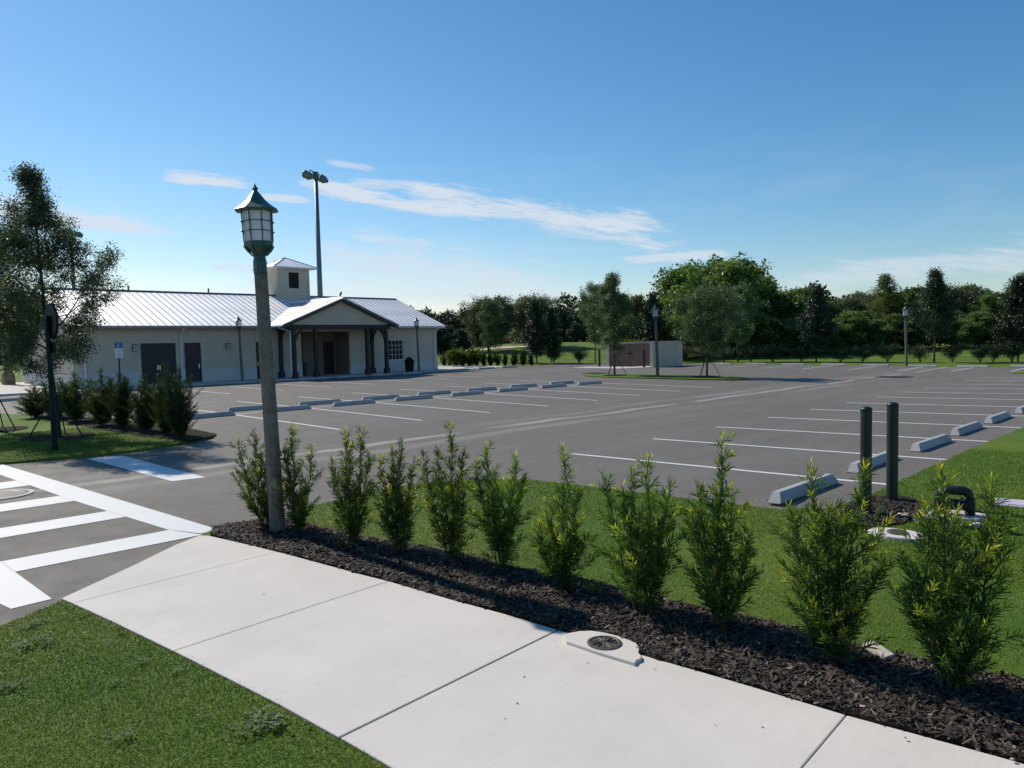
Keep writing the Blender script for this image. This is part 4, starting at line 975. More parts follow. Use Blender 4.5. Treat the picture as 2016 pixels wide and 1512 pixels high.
for k, (ox, oy, s) in enumerate([(-.36, -.22, .15), (-.16, -.34, .17), (.14, -.36, .14), (.34, -.22, .16)]):
    x, y = bx+ox*1.05-.05, by+oy*1.0-.1
    o = link('stone', rock_me[k % 3], loc=(x, y, float(g(x, y))+.03), rz=rk.uniform(0, 6), label='pale field stone laid round the foot of the backflow pipe', cat='stone', group='stones round the backflow pipe'); o.scale = (s, s*rk.uniform(.7, 1), s*.75)
vx, vy = -2.62, 8.28
vb = empty('irrigation_valve', (vx, vy, float(g(vx, vy))+.03), label='small round valve box in a pale oval concrete collar on the lawn', cat='valve box')
obj('collar', MB().prism([(.29*math.cos(a), .2*math.sin(a)) for a in np.linspace(0, 2*math.pi, 26, endpoint=False)], -.04, .03), MATS['sidewalk'], vb, bevel=.008)
obj('lid', MB().lathe([(.10, .0305), (.10, .045), (.085, .052), (.002, .052)], 20), MATS['iron'], vb)
lx, ly = -1.95, 10.45
lb = empty('valve_box', (lx, ly, float(g(lx, ly))+.03), R(8), label='flat lilac plastic valve box lid on the lawn beyond the backflow pipe', cat='valve box')
obj('rim', MB().box(-.26, .26, -.19, .19, -.03, .02), MATS['lilac_plastic'], lb, bevel=.02); obj('lid', MB().box(-.23, .23, -.16, .16, .0201, .03), MATS['lilac_plastic'], lb, bevel=.01)
# mulch round the bollards
mb_poly = [(-3.42+.0, 8.55), (-3.2, 8.35), (-2.9, 8.42), (-2.72, 8.7), (-2.66, 9.1), (-2.75, 9.6), (-2.95, 9.95), (-3.25, 10.0), (-3.4, 9.7), (-3.44, 9.1)]
patch('mulch_patch', rough_edge(mb_poly+mb_poly[:1], .04, .15, 12)[:-1], lambda x, y: g(x, y)+.05, .03, MATS['mulch_soil'], .4, kind='structure')
P = np.stack([rs.uniform(-3.5, -2.6, 9000), rs.uniform(8.2, 10.1, 9000)], 1); P = P[inside(mb_poly, P)]
chips('bark_mulch_patch', np.column_stack([P, g(P[:, 0], P[:, 1])+.05]), MATS['chips'], 2, .03, .08, label='dark bark mulch round the two green bollards', cat='mulch')
# broken concrete and white pebbles in the mulch
cz = bp(1728, 1302); bc_ = obj('concrete_chunk', MB().hexa([(-.11, -.03, 0), (.1, -.05, 0), (.12, .03, 0), (-.09, .05, 0)], [(-.1, -.02, .035), (.09, -.045, .03), (.115, .02, .045), (-.07, .045, .05)]), MATS['stone_pale'], bevel=.006, label='jagged pale chunk of broken concrete lying in the mulch', cat='rubble')
bc_.location = (cz[0], cz[1], .06); bc_.rotation_euler = (.15, .1, R(-20))
peb = MB().lathe([(.5, 0), (.8, .3), (.6, .7), (.02, .9)], 7).mesh('pebble', MATS['stone_pale'])
for k, (px, py_, s) in enumerate([(895, 1122, .014), (1782, 1454, .012), (1812, 1443, .011), (1881, 1453, .014), (1996, 1474, .02), (1740, 1375, .01), (1570, 1267, .02), (1165, 1220, .012), (1993, 1497, .016)]):
    q = bp(px, py_, .06); o = link('pebble', peb, loc=(q[0], q[1], .062), rz=k*1.3, label='small white pebble on the dark mulch by the sidewalk', cat='pebble', group='white pebbles in the mulch'); o.scale = (s, s*.8, s*.8)
# put the building's own origin at its base
loc_ = Vector((FX, (Y0+Y1)/2, ZB)); bld.location = loc_
for ch in bld.children: ch.matrix_parent_inverse = Matrix.Translation(-loc_)

# ------------------------------------------------------------------ vegetation
def unit(v): return v/np.maximum(np.linalg.norm(v, axis=-1, keepdims=True), 1e-9)
def leaf_arrays(P, Dv, Nv, L, Wd, curve=.12):
    """rhombic leaves folded a little along the midrib; P base, Dv direction, Nv face normal"""
    Dv = unit(Dv); S = unit(np.cross(Dv, Nv)); N = np.cross(S, Dv)
    L = L[:, None]; Wd = Wd[:, None]
    a = P; b = P+Dv*L*.45+S*Wd/2+N*L*.05; c = P+Dv*L-N*L*curve; d = P+Dv*L*.45-S*Wd/2+N*L*.05
    V = np.stack([a, b, c, d], 1).reshape(-1, 3); i = np.arange(len(P))*4
    Fq = np.concatenate([np.stack([i, i+1, i+2], 1), np.stack([i, i+2, i+3], 1)])
    return V, Fq
def wood_mesh(name, paths, mat, n=5):
    mb = MB()
    for pts, rad in paths: mb.tube(pts, rad, n if rad[0] > .012 else 3, cap=False)
    return mb.mesh(name, mat, True)

def podocarpus(seed, Ht, Wr, stems, leafL=.06, dens=1.0, young=.5, mats=('stem', 'podocarpus'), tips=None, shoot=.62, basal=3):
    """yew pine: upright leaders, short side shoots all the way down, strap leaves along every shoot"""
    rs = np.random.RandomState(seed); paths = []; Ps, Ds, Ts, Ls = [], [], [], []
    leaders = []
    for k in range(stems):
        h = Ht*(1 if k == 0 else rs.uniform(.55, .92)); a = rs.uniform(0, 2*np.pi); sp = 0 if k == 0 else rs.uniform(.25, .8)*Wr
        if tips and k < len(tips): sp, a, h = tips[k]
        b = np.array([rs.uniform(-.05, .05), rs.uniform(-.05, .05), -.02]); e = np.array([math.cos(a)*sp, math.sin(a)*sp, h]); m1 = b*.5+e*.5; m1[:2] = b[:2]*.35+e[:2]*.65
        t = np.linspace(0, 1, 9)[:, None]; pts = (1-t)**2*b+2*t*(1-t)*m1+t*t*e+np.concatenate([np.zeros((1, 3)), rs.normal(0, .012, (8, 3))]); leaders.append((pts, h)); paths.append((pts, list(np.linspace(.011, .003, 9))))
    for k in range(basal):        # low basal shoots keep the foot bushy
        h = Ht*rs.uniform(.28, .55); a = k*2.4+rs.uniform(-.4, .4); sp = Wr*rs.uniform(.45, .85); b = np.array([rs.uniform(-.06, .06), rs.uniform(-.06, .06), -.02]); e = np.array([math.cos(a)*sp, math.sin(a)*sp, h])
        t = np.linspace(0, 1, 9)[:, None]; m1 = b*.5+e*.5+np.array([0, 0, -.1*h]); pts = (1-t)**2*b+2*t*(1-t)*m1+t*t*e; leaders.append((pts, h)); paths.append((pts, list(np.linspace(.008, .003, 9))))
    shoots = []
    for pts, h in leaders:
        n = int(h/.022*dens); 
        for j in range(n):
            u = .05+.93*j/n+rs.uniform(-.02, .02); u = min(max(u, .03), .99); k = u*8; i = int(min(k, 7)); p = pts[i]+(pts[i+1]-pts[i])*(k-i)
            a = j*2.4+rs.uniform(-.6, .6); prof = (.5+.7*math.sin(math.pi*min(u*1.1+.15, 1)))*(1-.55*u**3)
            L = Wr*shoot*prof*(rs.uniform(.25, .75) if rs.rand() < .6 else rs.uniform(.8, 1.3)); el = R(rs.uniform(22, 62)); d = np.array([math.cos(a)*math.cos(el), math.sin(a)*math.cos(el), math.sin(el)])
            e = p+d*L+np.array([0, 0, .18*L]); shoots.append((p, p*.5+e*.5-np.array([0, 0, .04*L]), e, rs.rand() < young*(.18+.6*u)))
        shoots.append((pts[6], pts[7], pts[8]+np.array([0, 0, .02]), rs.rand() < young*1.2))
        shoots.append((pts[3], pts[5], pts[7], False))
    for p, m_, e, yg in shoots:
        L = np.linalg.norm(e-p); n = max(6, int(L/.0095)); t = np.sort(rs.uniform(.12, 1, n))[:, None]; q = (1-t)**2*p+2*t*(1-t)*m_+t*t*e; tan = unit((2*(1-t)*(m_-p)+2*t*(e-m_)))
        paths.append(([p, m_, e], [.0035, .0028, .0016])) if L > .09 else None
        u = unit(np.cross(tan, np.array([.3, .2, 1.0]))); v = np.cross(tan, u); a = np.arange(n)*2.39+rs.uniform(0, 6, n)*.3
        side = u*np.cos(a)[:, None]+v*np.sin(a)[:, None]; ang = R(52)*(1-.45*t)
        Ps.append(q); Ds.append(tan*np.cos(ang)+side*np.sin(ang)+np.array([0, 0, .12])); Ls.append(leafL*rs.uniform(.7, 1.2, n)*(1-.35*t[:, 0]**4))
        tn = rs.uniform(0, .75, n)+.25*t[:, 0]
        if yg: tn = np.where(t[:, 0] > .55, 1+np.clip((t[:, 0]-.55)*2.2, 0, 1)*rs.uniform(.5, 1, n), tn)
        Ts.append(tn)
    P, Dv, L, Tn = np.concatenate(Ps), np.concatenate(Ds), np.concatenate(Ls), np.concatenate(Ts)
    Nv = unit(np.array([0, 0, 1.0])+rs.normal(0, .5, P.shape)); V, Fq = leaf_arrays(P, Dv, Nv, L, L*rs.uniform(.09, .125, len(L)), .1)
    return wood_mesh('stems', paths, MATS[mats[0]], 5), np_mesh('foliage', V, Fq, MATS[mats[1]], np.repeat(Tn, 4))

def tree_mesh(seed, Ht, th, Rc, shape='cone', nb=26, sub=7, leaves=14000, leafL=.07, lw=.45, r0=.07, mats=('bark', 'oak_leaf'), spread=.16, lift=.5, ce=.85, gap=.0, clump=26, young=.04, bare=.25, lean=.0):
    """a tree: tapered trunk, limbs, twigs, leaves in sprays round the twigs"""
    rs = np.random.RandomState(seed); paths = []; tips = []
    t = np.linspace(0, 1, 9); trunk = np.stack([np.cumsum(rs.normal(0, .012*Ht/6, 9))+lean*t*Ht, np.cumsum(rs.normal(0, .012*Ht/6, 9)), t*Ht*.97-.05], 1); trunk[0, :2] = 0
    paths.append((trunk, list(r0*(1-t)**.8+.006)))
    def at(z):
        k = np.clip((z+.05)/(Ht*.97), 0, .999)*8; i = int(k); return trunk[i]+(trunk[i+1]-trunk[i])*(k-i)
    prof = {'cone': lambda u: (.35+.65*min(1, u/.18))*(1-u)**ce+.05, 'oval': lambda u: max(.12, math.sin(math.pi*min(1, u*.86+.1)))**.8, 'round': lambda u: max(.15, math.sqrt(max(0, 1-(1.7*u-.75)**2))), 'wide': lambda u: max(.2, 1-.75*u*u)}[shape]
    for i in range(nb):
        u = (i+.5)/nb+rs.uniform(-.4, .4)/nb; z = th+(Ht*.96-th)*u**.95; p = at(z); a = i*2.4+rs.uniform(-.5, .5); L = Rc*prof(u)*rs.uniform(.55, 1.22)
        el = R(rs.uniform(8, 35)+lift*45*u); d = np.array([math.cos(a)*math.cos(el), math.sin(a)*math.cos(el), math.sin(el)])
        e = p+d*L; m_ = p+d*L*.5+np.array([0, 0, -.05*L]); e = e+np.array([0, 0, .12*L]); rb = max(.007, r0*.42*(L/Rc)*(1-.6*u))
        tt = np.linspace(0, 1, 5)[:, None]; br = (1-tt)**2*p+2*tt*(1-tt)*m_+tt*tt*e; br[1:] += rs.normal(0, .03*L, (4, 3)); paths.append((br, list(np.linspace(rb, .004, 5))))
        ns = max(2, int(sub*(.5+L/Rc*.7)))
        for j in range(ns):
            k = rs.uniform(bare, 1)*4; ii = int(min(k, 3)); q = br[ii]+(br[ii+1]-br[ii])*(k-ii); d2 = unit(d*.7+rs.normal(0, .65, 3)+np.array([0, 0, .25])); l2 = L*rs.uniform(.18, .42)+.08
            e2 = q+d2*l2; paths.append(([q, q*.5+e2*.5+rs.normal(0, .03*l2, 3), e2], [.006, .004, .002])); tips += [(q*.4+e2*.6, l2), (e2, l2)]
        tips.append((br[4], L*.3))
    tips.append((trunk[8], .06*Rc))
    C = np.array([q for q, _ in tips]); n = len(C); w = rs.uniform(.08, 1, n)**1.3*(np.array([l_ for _, l_ in tips])+.04*Rc)**.8
    if gap: w *= (rs.rand(n) > gap)
    idx = rs.choice(n, leaves, p=w/w.sum()); P = C[idx]+rs.normal(0, 1, (leaves, 3))*spread*np.array([1, 1, .8])
    P[:, 2] = np.maximum(P[:, 2], .12); zs_ = Ht/np.percentile(P[:, 2], 99.9); P[:, 2] *= zs_; C[:, 2] *= zs_; paths = [([tuple(np.array(q)*np.array([1, 1, zs_])) for q in pp_], rr_) for pp_, rr_ in paths]
    Dv = unit(P-C[idx])*.7+rs.normal(0, .6, (leaves, 3))+np.array([0, 0, -.1]); Nv = unit(np.array([0, 0, .8])+rs.normal(0, .7, (leaves, 3))); L = leafL*rs.uniform(.6, 1.3, leaves)
    V, Fq = leaf_arrays(P, Dv, Nv, L, L*lw); ct = rs.uniform(0, .55, n)
    tint = np.clip(ct[idx]+rs.uniform(0, .45, leaves), 0, 1); tint = np.where(rs.rand(leaves) < young, 1+rs.uniform(.2, .9, leaves), tint)
    return wood_mesh('trunk', paths, MATS[mats[0]], 6), np_mesh('crown', V, Fq, MATS[mats[1]], np.repeat(tint, 4))
def plant(name, meshes, loc, rz=0.0, sc=1.0, parts=('trunk', 'crown'), **kw):
    r = empty(name, loc, rz, **kw)
    for nm, me in zip(parts, meshes): link(nm, me, r)
    r.scale = (sc, sc, sc) if not hasattr(sc, '__len__') else sc
    return r

# the shrub row by the sidewalk: base pixel, top pixel, half width in pixels, leaders
NEAR = [((520, 1038), (500, 850), 52, 4), ((592, 1050), (580, 838), 52, 4), ((690, 1072), (702, 842), 54, 4), ((788, 1088), (790, 865), 54, 4), ((890, 1106), (888, 828), 56, 4), ((985, 1122), (957, 872), 62, 5), ((1100, 1160), (1112, 882), 66, 5), ((1262, 1212), (1278, 898), 84, 6), ((1412, 1236), (1413, 856), 80, 5), ((1625, 1302), (1590, 918), 105, 5), ((1868, 1362), (1845, 928), 112, 6), ((2150, 1440), (2150, 960), 120, 5)]
PL = ['yew pine shrub at the asphalt corner of the mulch bed, left of the lamp pole', 'yew pine shrub standing right against the lamp pole foot', 'open forked yew pine shrub, second in the row after the lamp pole', 'slender yew pine shrub, third in the row after the lamp pole', 'tall spired yew pine shrub, fourth in the row after the lamp pole', 'yew pine shrub with two yellowish leaders, fifth after the lamp pole', 'yew pine shrub with a single tall plume, sixth after the lamp pole', 'broad dark yew pine shrub behind the round iron cover in the sidewalk edge', 'yew pine shrub with a thin tall spire and yellow shoots', 'yew pine shrub before the green bollards with yellow topped leaders', 'big twin peaked yew pine shrub before the backflow pipe', 'yew pine shrub at the far end of the mulch bed, half out of view']
def lateral(P, px_off): return px_off*mpp(P)
for i, (b, t, hw, st) in enumerate(NEAR):
    Pb = bp(*b, .03); s = mpp(Pb); Ht = float(atd(*t, Pb)[2])-.05; Wr = hw*s*1.02
    tips = None; ra = YAW
    def tip(px, py): q = atd(px, py, Pb); return (float((q-Pb)@_rt), float(q[2])-.05)
    T2 = {0: [(500, 850), (530, 868), (470, 865), (520, 890)], 1: [(580, 838), (615, 880), (560, 880)], 2: [(680, 850), (715, 842), (695, 870), (735, 890), (650, 900)], 3: [(790, 865), (775, 880), (815, 905), (748, 900)], 4: [(888, 828), (838, 890), (862, 885), (912, 890)], 5: [(957, 872), (1015, 895), (935, 905), (975, 960), (1035, 940)], 6: [(1112, 882), (1080, 1010), (1060, 1030), (1140, 960), (1150, 1050)], 7: [(1278, 898), (1240, 915), (1190, 937), (1310, 940), (1325, 1005), (1225, 960)], 8: [(1413, 856), (1375, 960), (1400, 950), (1440, 955), (1465, 1040), (1355, 1000)], 9: [(1585, 918), (1685, 910), (1620, 985), (1560, 1000), (1720, 1080), (1650, 1000)], 10: [(1845, 928), (1937, 940), (1810, 985), (1950, 1010), (1880, 1010), (1790, 1110)], 11: [(2150, 960), (2080, 1000), (2200, 1000)]}[i]
    tl = []; rr = random.Random(i)
    for (px, py) in T2:
        lx_, hz = tip(px, py); dp = rr.uniform(-.6, .6)*Wr*.5
        vx_, vy_ = _rt[0]*lx_+(-_rt[1])*dp, _rt[1]*lx_+_rt[0]*dp
        tl.append((math.hypot(vx_, vy_), math.atan2(vy_, vx_), hz))
    wd, fo_ = podocarpus(100+i, Ht, Wr, max(st, len(tl)), leafL=.088, dens=.46, young=.55 if i < 5 else .8, shoot=.86, basal=2 if i % 3 else 3, tips=tl)
    o = plant('yew_pine_shrub', (wd, fo_), (Pb[0], Pb[1], .05), 0, parts=('stems', 'foliage'), label=PL[i], cat='shrub', group='yew pine shrubs along the sidewalk')
# hedge on the grass verge
HED = [((70, 822), 762, 34), ((108, 824), 758, 34), ((150, 830), 744, 34), ((203, 838), 742, 32), ((240, 843), 746, 30), ((288, 850), 752, 32), ((332, 857), 734, 30), ((358, 863), 738, 30)]
hv = [podocarpus(300+k, 1.5, .5, 7, leafL=.085, dens=.8, young=.15, shoot=.75, mats=('stem', 'hedge_leaf')) for k in range(3)]
for i, (b, ty, hw) in enumerate(HED):
    Pb = bp(*b, .05); Ht = float(atd(b[0], ty, Pb)[2])-.1
    o = plant('hedge_shrub', hv[i % 3], (Pb[0], Pb[1], float(g(Pb[0], Pb[1]))+.05), i*1.7, (hw*mpp(Pb)/.5*1.4,)*2+((Ht+.25)/1.5,), parts=('stems', 'foliage'), label=ORD[7-i]+' bushy hedge shrub on the verge, counted from its tip at the parking lot', cat='shrub', group='hedge shrubs on the verge')
patch('verge_mulch', rough_edge([(-17.9, 6.9), (-18.4, 7.7), (-19.2, 7.9), (-29.8, 6.95), (-30.2, 6.2), (-24.5, 6.35), (-20, 6.5), (-17.9, 6.9)], .04, .3, 31)[:-1], lambda x, y: g(x, y)+.07, .03, MATS['mulch_soil'], 1.0, kind='structure')
def ring_mulch(x, y, r, z): return patch('mulch_ring', [(x+r*math.cos(a)*(1+.06*math.sin(4*a)), y+r*math.sin(a)*(1+.05*math.cos(3*a))) for a in np.linspace(0, 2*math.pi, 22, endpoint=False)], lambda X, Y: g(X, Y)+z, .03, MATS['mulch_soil'], .6, kind='structure')

def stakes(x, y, z, r, h, lab, n=3):
    for k in range(n):
        a = 2*math.pi*k/n+.6
        o = obj('tree_stake', MB().tube([(x+r*math.cos(a), y+r*math.sin(a), z-.05), (x+.07*math.cos(a), y+.07*math.sin(a), z+h)], .018, 5), MATS['bark_dark'], label=lab, cat='stake', group=lab)
# left oaks
PA = bp(116, 861, .05)
plant('oak_tree', tree_mesh(21, 6.9, 1.5, 2.25, 'cone', 44, 8, 64000, .062, .44, .075, ('bark_dark', 'oak_leaf'), .115, .75, 1.15, .28, young=.03, lean=.05), (PA[0], PA[1], .05), YAW+math.pi, label='young oak with open grey green crown behind the stop sign', cat='tree')
ring_mulch(PA[0], PA[1], .85, .07); stakes(PA[0], PA[1], .05, .75, 1.1, 'dark wooden stake bracing the young oak behind the stop sign')
PB = bp(-8, 847, .05)
plant('oak_tree', tree_mesh(22, 6.0, 1.5, 1.9, 'cone', 40, 9, 42000, .065, .48, .08, ('bark_dark', 'young_oak_leaf'), .13, .6, .85, .1), (PB[0], PB[1], .05), 2.0, label='dense green young oak at the verge edge, mostly out of view', cat='tree')
ring_mulch(PB[0], PB[1], .8, .07); stakes(PB[0], PB[1], .05, .7, 1.1, 'dark wooden stake bracing the dense oak at the verge edge')
# island trees
for (b, lab, sd, Ht, Rc) in (((1210, 741), 'slender young oak in the grass island before the dumpster gates', 31, 6.1, 1.55), ((1391.7, 743.4), 'young oak in the grass island casting a long shadow on the asphalt', 32, 5.1, 1.9)):
    Q = bp(*b); z = float(g(Q[0], Q[1]))+.06
    plant('oak_tree', tree_mesh(sd, Ht, 1.35, Rc, 'oval' if sd == 32 else 'cone', 34, 9, 26000, .085, .55, .06, ('bark', 'young_oak_leaf'), (.13), .6, .8, .15), (Q[0], Q[1], z), sd, label=lab, cat='tree')
    ring_mulch(Q[0], Q[1], .7, .08); stakes(Q[0], Q[1], z, .75, 1.2, 'stake bracing the '+lab.split(' in ')[0]+(' before the gates' if sd == 31 else ' casting the long shadow'))
# trees beyond the far row and behind the building's end
mag = [tree_mesh(41+k, 6.2, .75, 1.5, 'cone', 46, 8, 13000, .18, .48, .07, ('bark_dark', 'magnolia_leaf'), .17, .3, .8, .08, young=.06) for k in range(2)]
oaky = [tree_mesh(51+k, 6.8, 1.5, 1.75, 'oval', 36, 8, 20000, .12, .55, .07, ('bark', 'young_oak_leaf'), .16, .6, .8, .12) for k in range(2)]
def by_px(b, top, base_h, name, meshes, rz, wsc=1.0, **kw):
    Q = bp(*b); z = float(g(Q[0], Q[1])); Ht = float(atd(b[0], top, Q)[2])-z; s = Ht/base_h
    return plant(name, meshes, (Q[0], Q[1], z-.03), rz, (s*wsc, s*wsc, s), **kw)
by_px((1172, 714), 556, 6.8, 'oak_tree', oaky[0], .3, .8, label='thin trunked green tree beside the left pier of the dumpster enclosure', cat='tree')
by_px((1286, 709), 576, 6.2, 'magnolia_tree', mag[0], .9, .9, label='dark glossy magnolia behind the dumpster enclosure wall', cat='tree')
by_px((1453, 712), 556, 6.8, 'oak_tree', oaky[1], 1.3, 1.0, label='light green young tree behind the far wheel stops, before the huge round tree', cat='tree')
by_px((1607, 712), 563, 6.2, 'magnolia_tree', mag[1], 2.2, .95, label='dark spire shaped magnolia behind the far wheel stops', cat='tree')
by_px((1839, 713), 530, 6.8, 'oak_tree', tree_mesh(57, 6.8, 1.7, 1.6, 'cone', 36, 8, 16000, .13, .55, .07, ('bark', 'far_leaf'), .17, .7, .95, .1), 3.1, 1.0, label='tall dark narrow tree just right of the far lamp post', cat='tree')
by_px((2004, 711), 545, 6.2, 'magnolia_tree', mag[0], 4.0, 1.0, label='dark magnolia at the far right end of the bush row', cat='tree')
by_px((966, 712), 583, 6.8, 'oak_tree', oaky[1], 4.4, .72, label='grey green tree rising from the low hedge beside the building', cat='tree')
by_px((1057, 716), 592, 6.2, 'magnolia_tree', mag[1], 5.0, .95, label='dark magnolia in front of the round oak on the green, the nearer of two', cat='tree')
by_px((1085, 714), 604, 6.2, 'magnolia_tree', mag[0], 1.6, .85, label='dark magnolia with a bare slim trunk beside its twin', cat='tree')
# woods
wood = [tree_mesh(61, 9.6, 1.2, 4.6, 'round', 56, 9, 30000, .36, .62, .22, ('bark_dark', 'wood_leaf'), .33, .5, .8, .1, bare=.2),
        tree_mesh(62, 7.0, .7, 3.2, 'wide', 42, 8, 20000, .32, .62, .16, ('bark_dark', 'wood_leaf'), .32, .6, .8, .1),
        tree_mesh(63, 7.6, .6, 3.0, 'oval', 42, 8, 20000, .30, .6, .15, ('bark_dark', 'wood_leaf'), .3, .7, .8, .12, young=.15),
        tree_mesh(64, 7.0, .8, 3.6, 'round', 46, 9, 30000, .22, .5, .18, ('bark_dark', 'oak_leaf'), .32, .5, .8, .1),
        tree_mesh(65, 9.0, 2.2, 2.6, 'cone', 32, 7, 7000, .24, .5, .14, ('bark', 'reed_leaf'), .28, .7, .8, .2)]
far = [tree_mesh(71+k, 8.0, .15, 3.6, ('round', 'oval', 'wide')[k], 38, 8, 16000, .40, .6, .2, ('bark_dark', 'far_leaf'), .42, .5, .8, .08) for k in range(3)]
def wood_at(px, dist, top, base_h, me, lab, rz, wsc=1.0, grp=None, name='broadleaf_tree'):
    d = ray(px, 690.0-.02*(px-1008)); q = CAM+d/(d@_fw)*dist; z = float(g(q[0], q[1])); Ht = float(atd(px, top, (q[0], q[1], 0))[2])-z; s = Ht/base_h
    return plant(name, me, (q[0], q[1], z-.1), rz, (s*wsc, s*wsc, s), label=lab, cat='tree', group=grp)
wood_at(1408, 80, 503, 9.6, wood[0], 'huge round crowned tree towering behind the far wheel stops', .4, 1.12)
wood_at(1338, 84, 545, 7.6, wood[2], 'leafy tree leaning out left of the huge round tree', 1.1, .95)
wood_at(1495, 84, 545, 7.0, wood[1], 'leafy tree filling in right below the huge round tree', 2.1, .95)
LW = 'broadleaf tree in the thick woods beyond the far lawn'; GW = 'trees of the woods beyond the lawn'
for i, (px, di, top, k, ws) in enumerate([(1545, 80, 575, 1, .95), (1580, 86, 568, 2, 1.0), (1632, 84, 600, 1, .9), (1668, 92, 585, 3, 1.0), (1700, 82, 612, 1, .9), (1715, 96, 572, 3, 1.1), (1762, 86, 575, 2, 1.0), (1800, 94, 566, 1, 1.1), (1812, 82, 605, 2, .9), (1862, 88, 560, 3, 1.0), (1905, 92, 562, 1, 1.0), (1945, 84, 580, 2, .9), (1962, 96, 574, 3, 1.0), (2010, 90, 562, 2, 1.0), (2050, 84, 552, 1, 1.0), (2100, 90, 545, 2, 1.1), (1885, 78, 612, 1, .8), (1655, 77, 632, 2, .7), (1740, 76, 632, 1, .7), (1935, 76, 625, 2, .7), (1990, 77, 615, 1, .8), (1560, 76, 640, 2, .6), (1600, 92, 590, 3, 1.0), (1300, 92, 590, 2, .9), (1255, 96, 582, 1, .8), (1222, 100, 580, 2, .7), (2150, 80, 560, 0, .8)]):
    wood_at(px, di, top, [9.6, 7.0, 7.6, 7.0][k], wood[k], LW, i*1.9, ws, GW)
for i, (px, di, top, ws) in enumerate([(1330, 74, 622, 1.3), (1372, 75, 612, 1.3), (1440, 73, 620, 1.3), (1490, 74, 618, 1.3), (1535, 73, 628, 1.3), (1580, 74, 622, 1.3), (1640, 73, 630, 1.4), (1672, 74, 612, 1.2), (1712, 73, 628, 1.4), (1765, 74, 618, 1.3), (1800, 73, 632, 1.4), (1850, 74, 615, 1.3), (1890, 73, 625, 1.4), (1925, 74, 612, 1.3), (1965, 73, 622, 1.4), (2010, 74, 612, 1.4), (2060, 73, 605, 1.4)]):
    wood_at(px, di, top, 7.0 if i % 2 else 7.6, wood[1 if i % 2 else 2], 'leafy undergrowth bush at the foot of the woods', i*2.1, ws, 'undergrowth of the woods', 'undergrowth_bush')
wood_at(1745, 84, 538, 9.0, wood[4], 'sparse pale tree standing above the woods left of the far lamp post', .2, 1.0)
wood_at(2014, 80, 535, 9.0, wood[4], 'sparse pale tree standing above the woods behind the end magnolia', 1.2, 1.0)
# oaks on the green and the far tree line
wood_at(962, 92, 582, 7.0, wood[3], 'dark round oak on the green, left one of the touching pair', .6, .85)
wood_at(1050, 96, 578, 7.0, wood[3], 'dark round oak on the green, right one of the touching pair', 2.6, 1.0)
LF = 'dark distant tree in the line beyond the green mound'; GF = 'distant trees beyond the mound'
for i, (px, di, top, k, ws) in enumerate([(822, 150, 606, 0, .8), (850, 160, 616, 1, .9), (880, 140, 612, 2, 1.0), (905, 150, 614, 0, 1.0), (928, 138, 606, 1, .9), (885, 132, 640, 2, .9), (945, 130, 612, 0, .8), (1000, 140, 606, 0, 1.0), (1030, 145, 612, 2, 1.0), (1100, 135, 604, 1, 1.0), (1125, 145, 612, 2, 1.0), (1150, 150, 616, 0, 1.0), (1180, 145, 612, 1, .9), (1205, 140, 610, 0, .9), (1235, 135, 600, 2, .9), (1265, 130, 598, 1, 1.0), (980, 135, 620, 2, 1.2), (1075, 150, 612, 0, 1.2), (910, 128, 645, 0, .8), (868, 126, 640, 1, .8), (835, 120, 636, 2, .8), (1135, 128, 635, 1, .9), (1190, 125, 640, 2, .8), (40, 150, 640, 0, 1.2), (0, 140, 640, 2, 1.2), (-60, 150, 630, 1, 1.2), (80, 155, 645, 1, 1.1)]):
    wood_at(px, di, top, 8.0, far[k], LF, i*2.3, ws, GF)
# the unbroken far-off wood that closes the view
rs = np.random.RandomState(77); n = 60000; az = rs.uniform(R(20), R(200), n); di = 205+rs.uniform(-7, 7, n); top = 8.5+2.2*np.sin(az*23)+1.6*np.sin(az*61+1)+1.2*np.sin(az*140+2); u = rs.rand(n)
cx_, cy_ = np.cos(az)*di, np.sin(az)*di; P = np.stack([cx_, cy_, g(cx_, cy_)+u**.8*top], 1)
V, Fq = leaf_arrays(P, rs.normal(0, 1, (n, 3)), unit(rs.normal(0, .7, (n, 3))+np.array([0, 0, .6])), rs.uniform(.9, 1.9, n), rs.uniform(.6, 1.2, n))
link('distant_woods', np_mesh('distant_woods', V, Fq, MATS['far_leaf'], np.repeat(rs.rand(n), 4)), kind='stuff', label='far off dark wood closing the horizon behind everything', cat='woods')
# bushes along the far row, hedge beside the building
def bush(seed, Ht, Rr, n, leafL, mat, spread):
    rs = np.random.RandomState(seed); paths, C = [], []
    for k in range(18):
        a = rs.uniform(0, 6.28); sp = Rr*rs.uniform(.25, 1.0); e = np.array([math.cos(a)*sp, math.sin(a)*sp, Ht*rs.uniform(.55, 1.0)]); m_ = e*np.array([.35, .35, .6]); t = np.linspace(0, 1, 5)[:, None]; b = t*(1-t)*2*m_+t*t*e; b[0, 2] = -.03
        paths.append((b, [.012, .009, .006, .004, .002])); C += [b[2], b[3], b[4], b[3]*.5+b[4]*.5]
    C = np.array(C); idx = rs.randint(0, len(C), n); P = C[idx]+rs.normal(0, spread, (n, 3)); P[:, 2] = np.abs(P[:, 2])+.02; L = leafL*rs.uniform(.6, 1.3, n)
    V, Fq = leaf_arrays(P, rs.normal(0, .7, (n, 3))+np.array([0, 0, .4])+unit(P)*.5, unit(rs.normal(0, .6, (n, 3))+np.array([0, 0, 1])), L, L*.45)
    return wood_mesh('stems', paths, MATS['bark_dark'], 4), np_mesh('foliage', V, Fq, MATS[mat], np.repeat(np.clip(rs.uniform(0, 1, n), 0, 1), 4))
bu = [bush(81+k, 1.25, 1.05, 3000, .10, 'bush_leaf', .12) for k in range(4)]
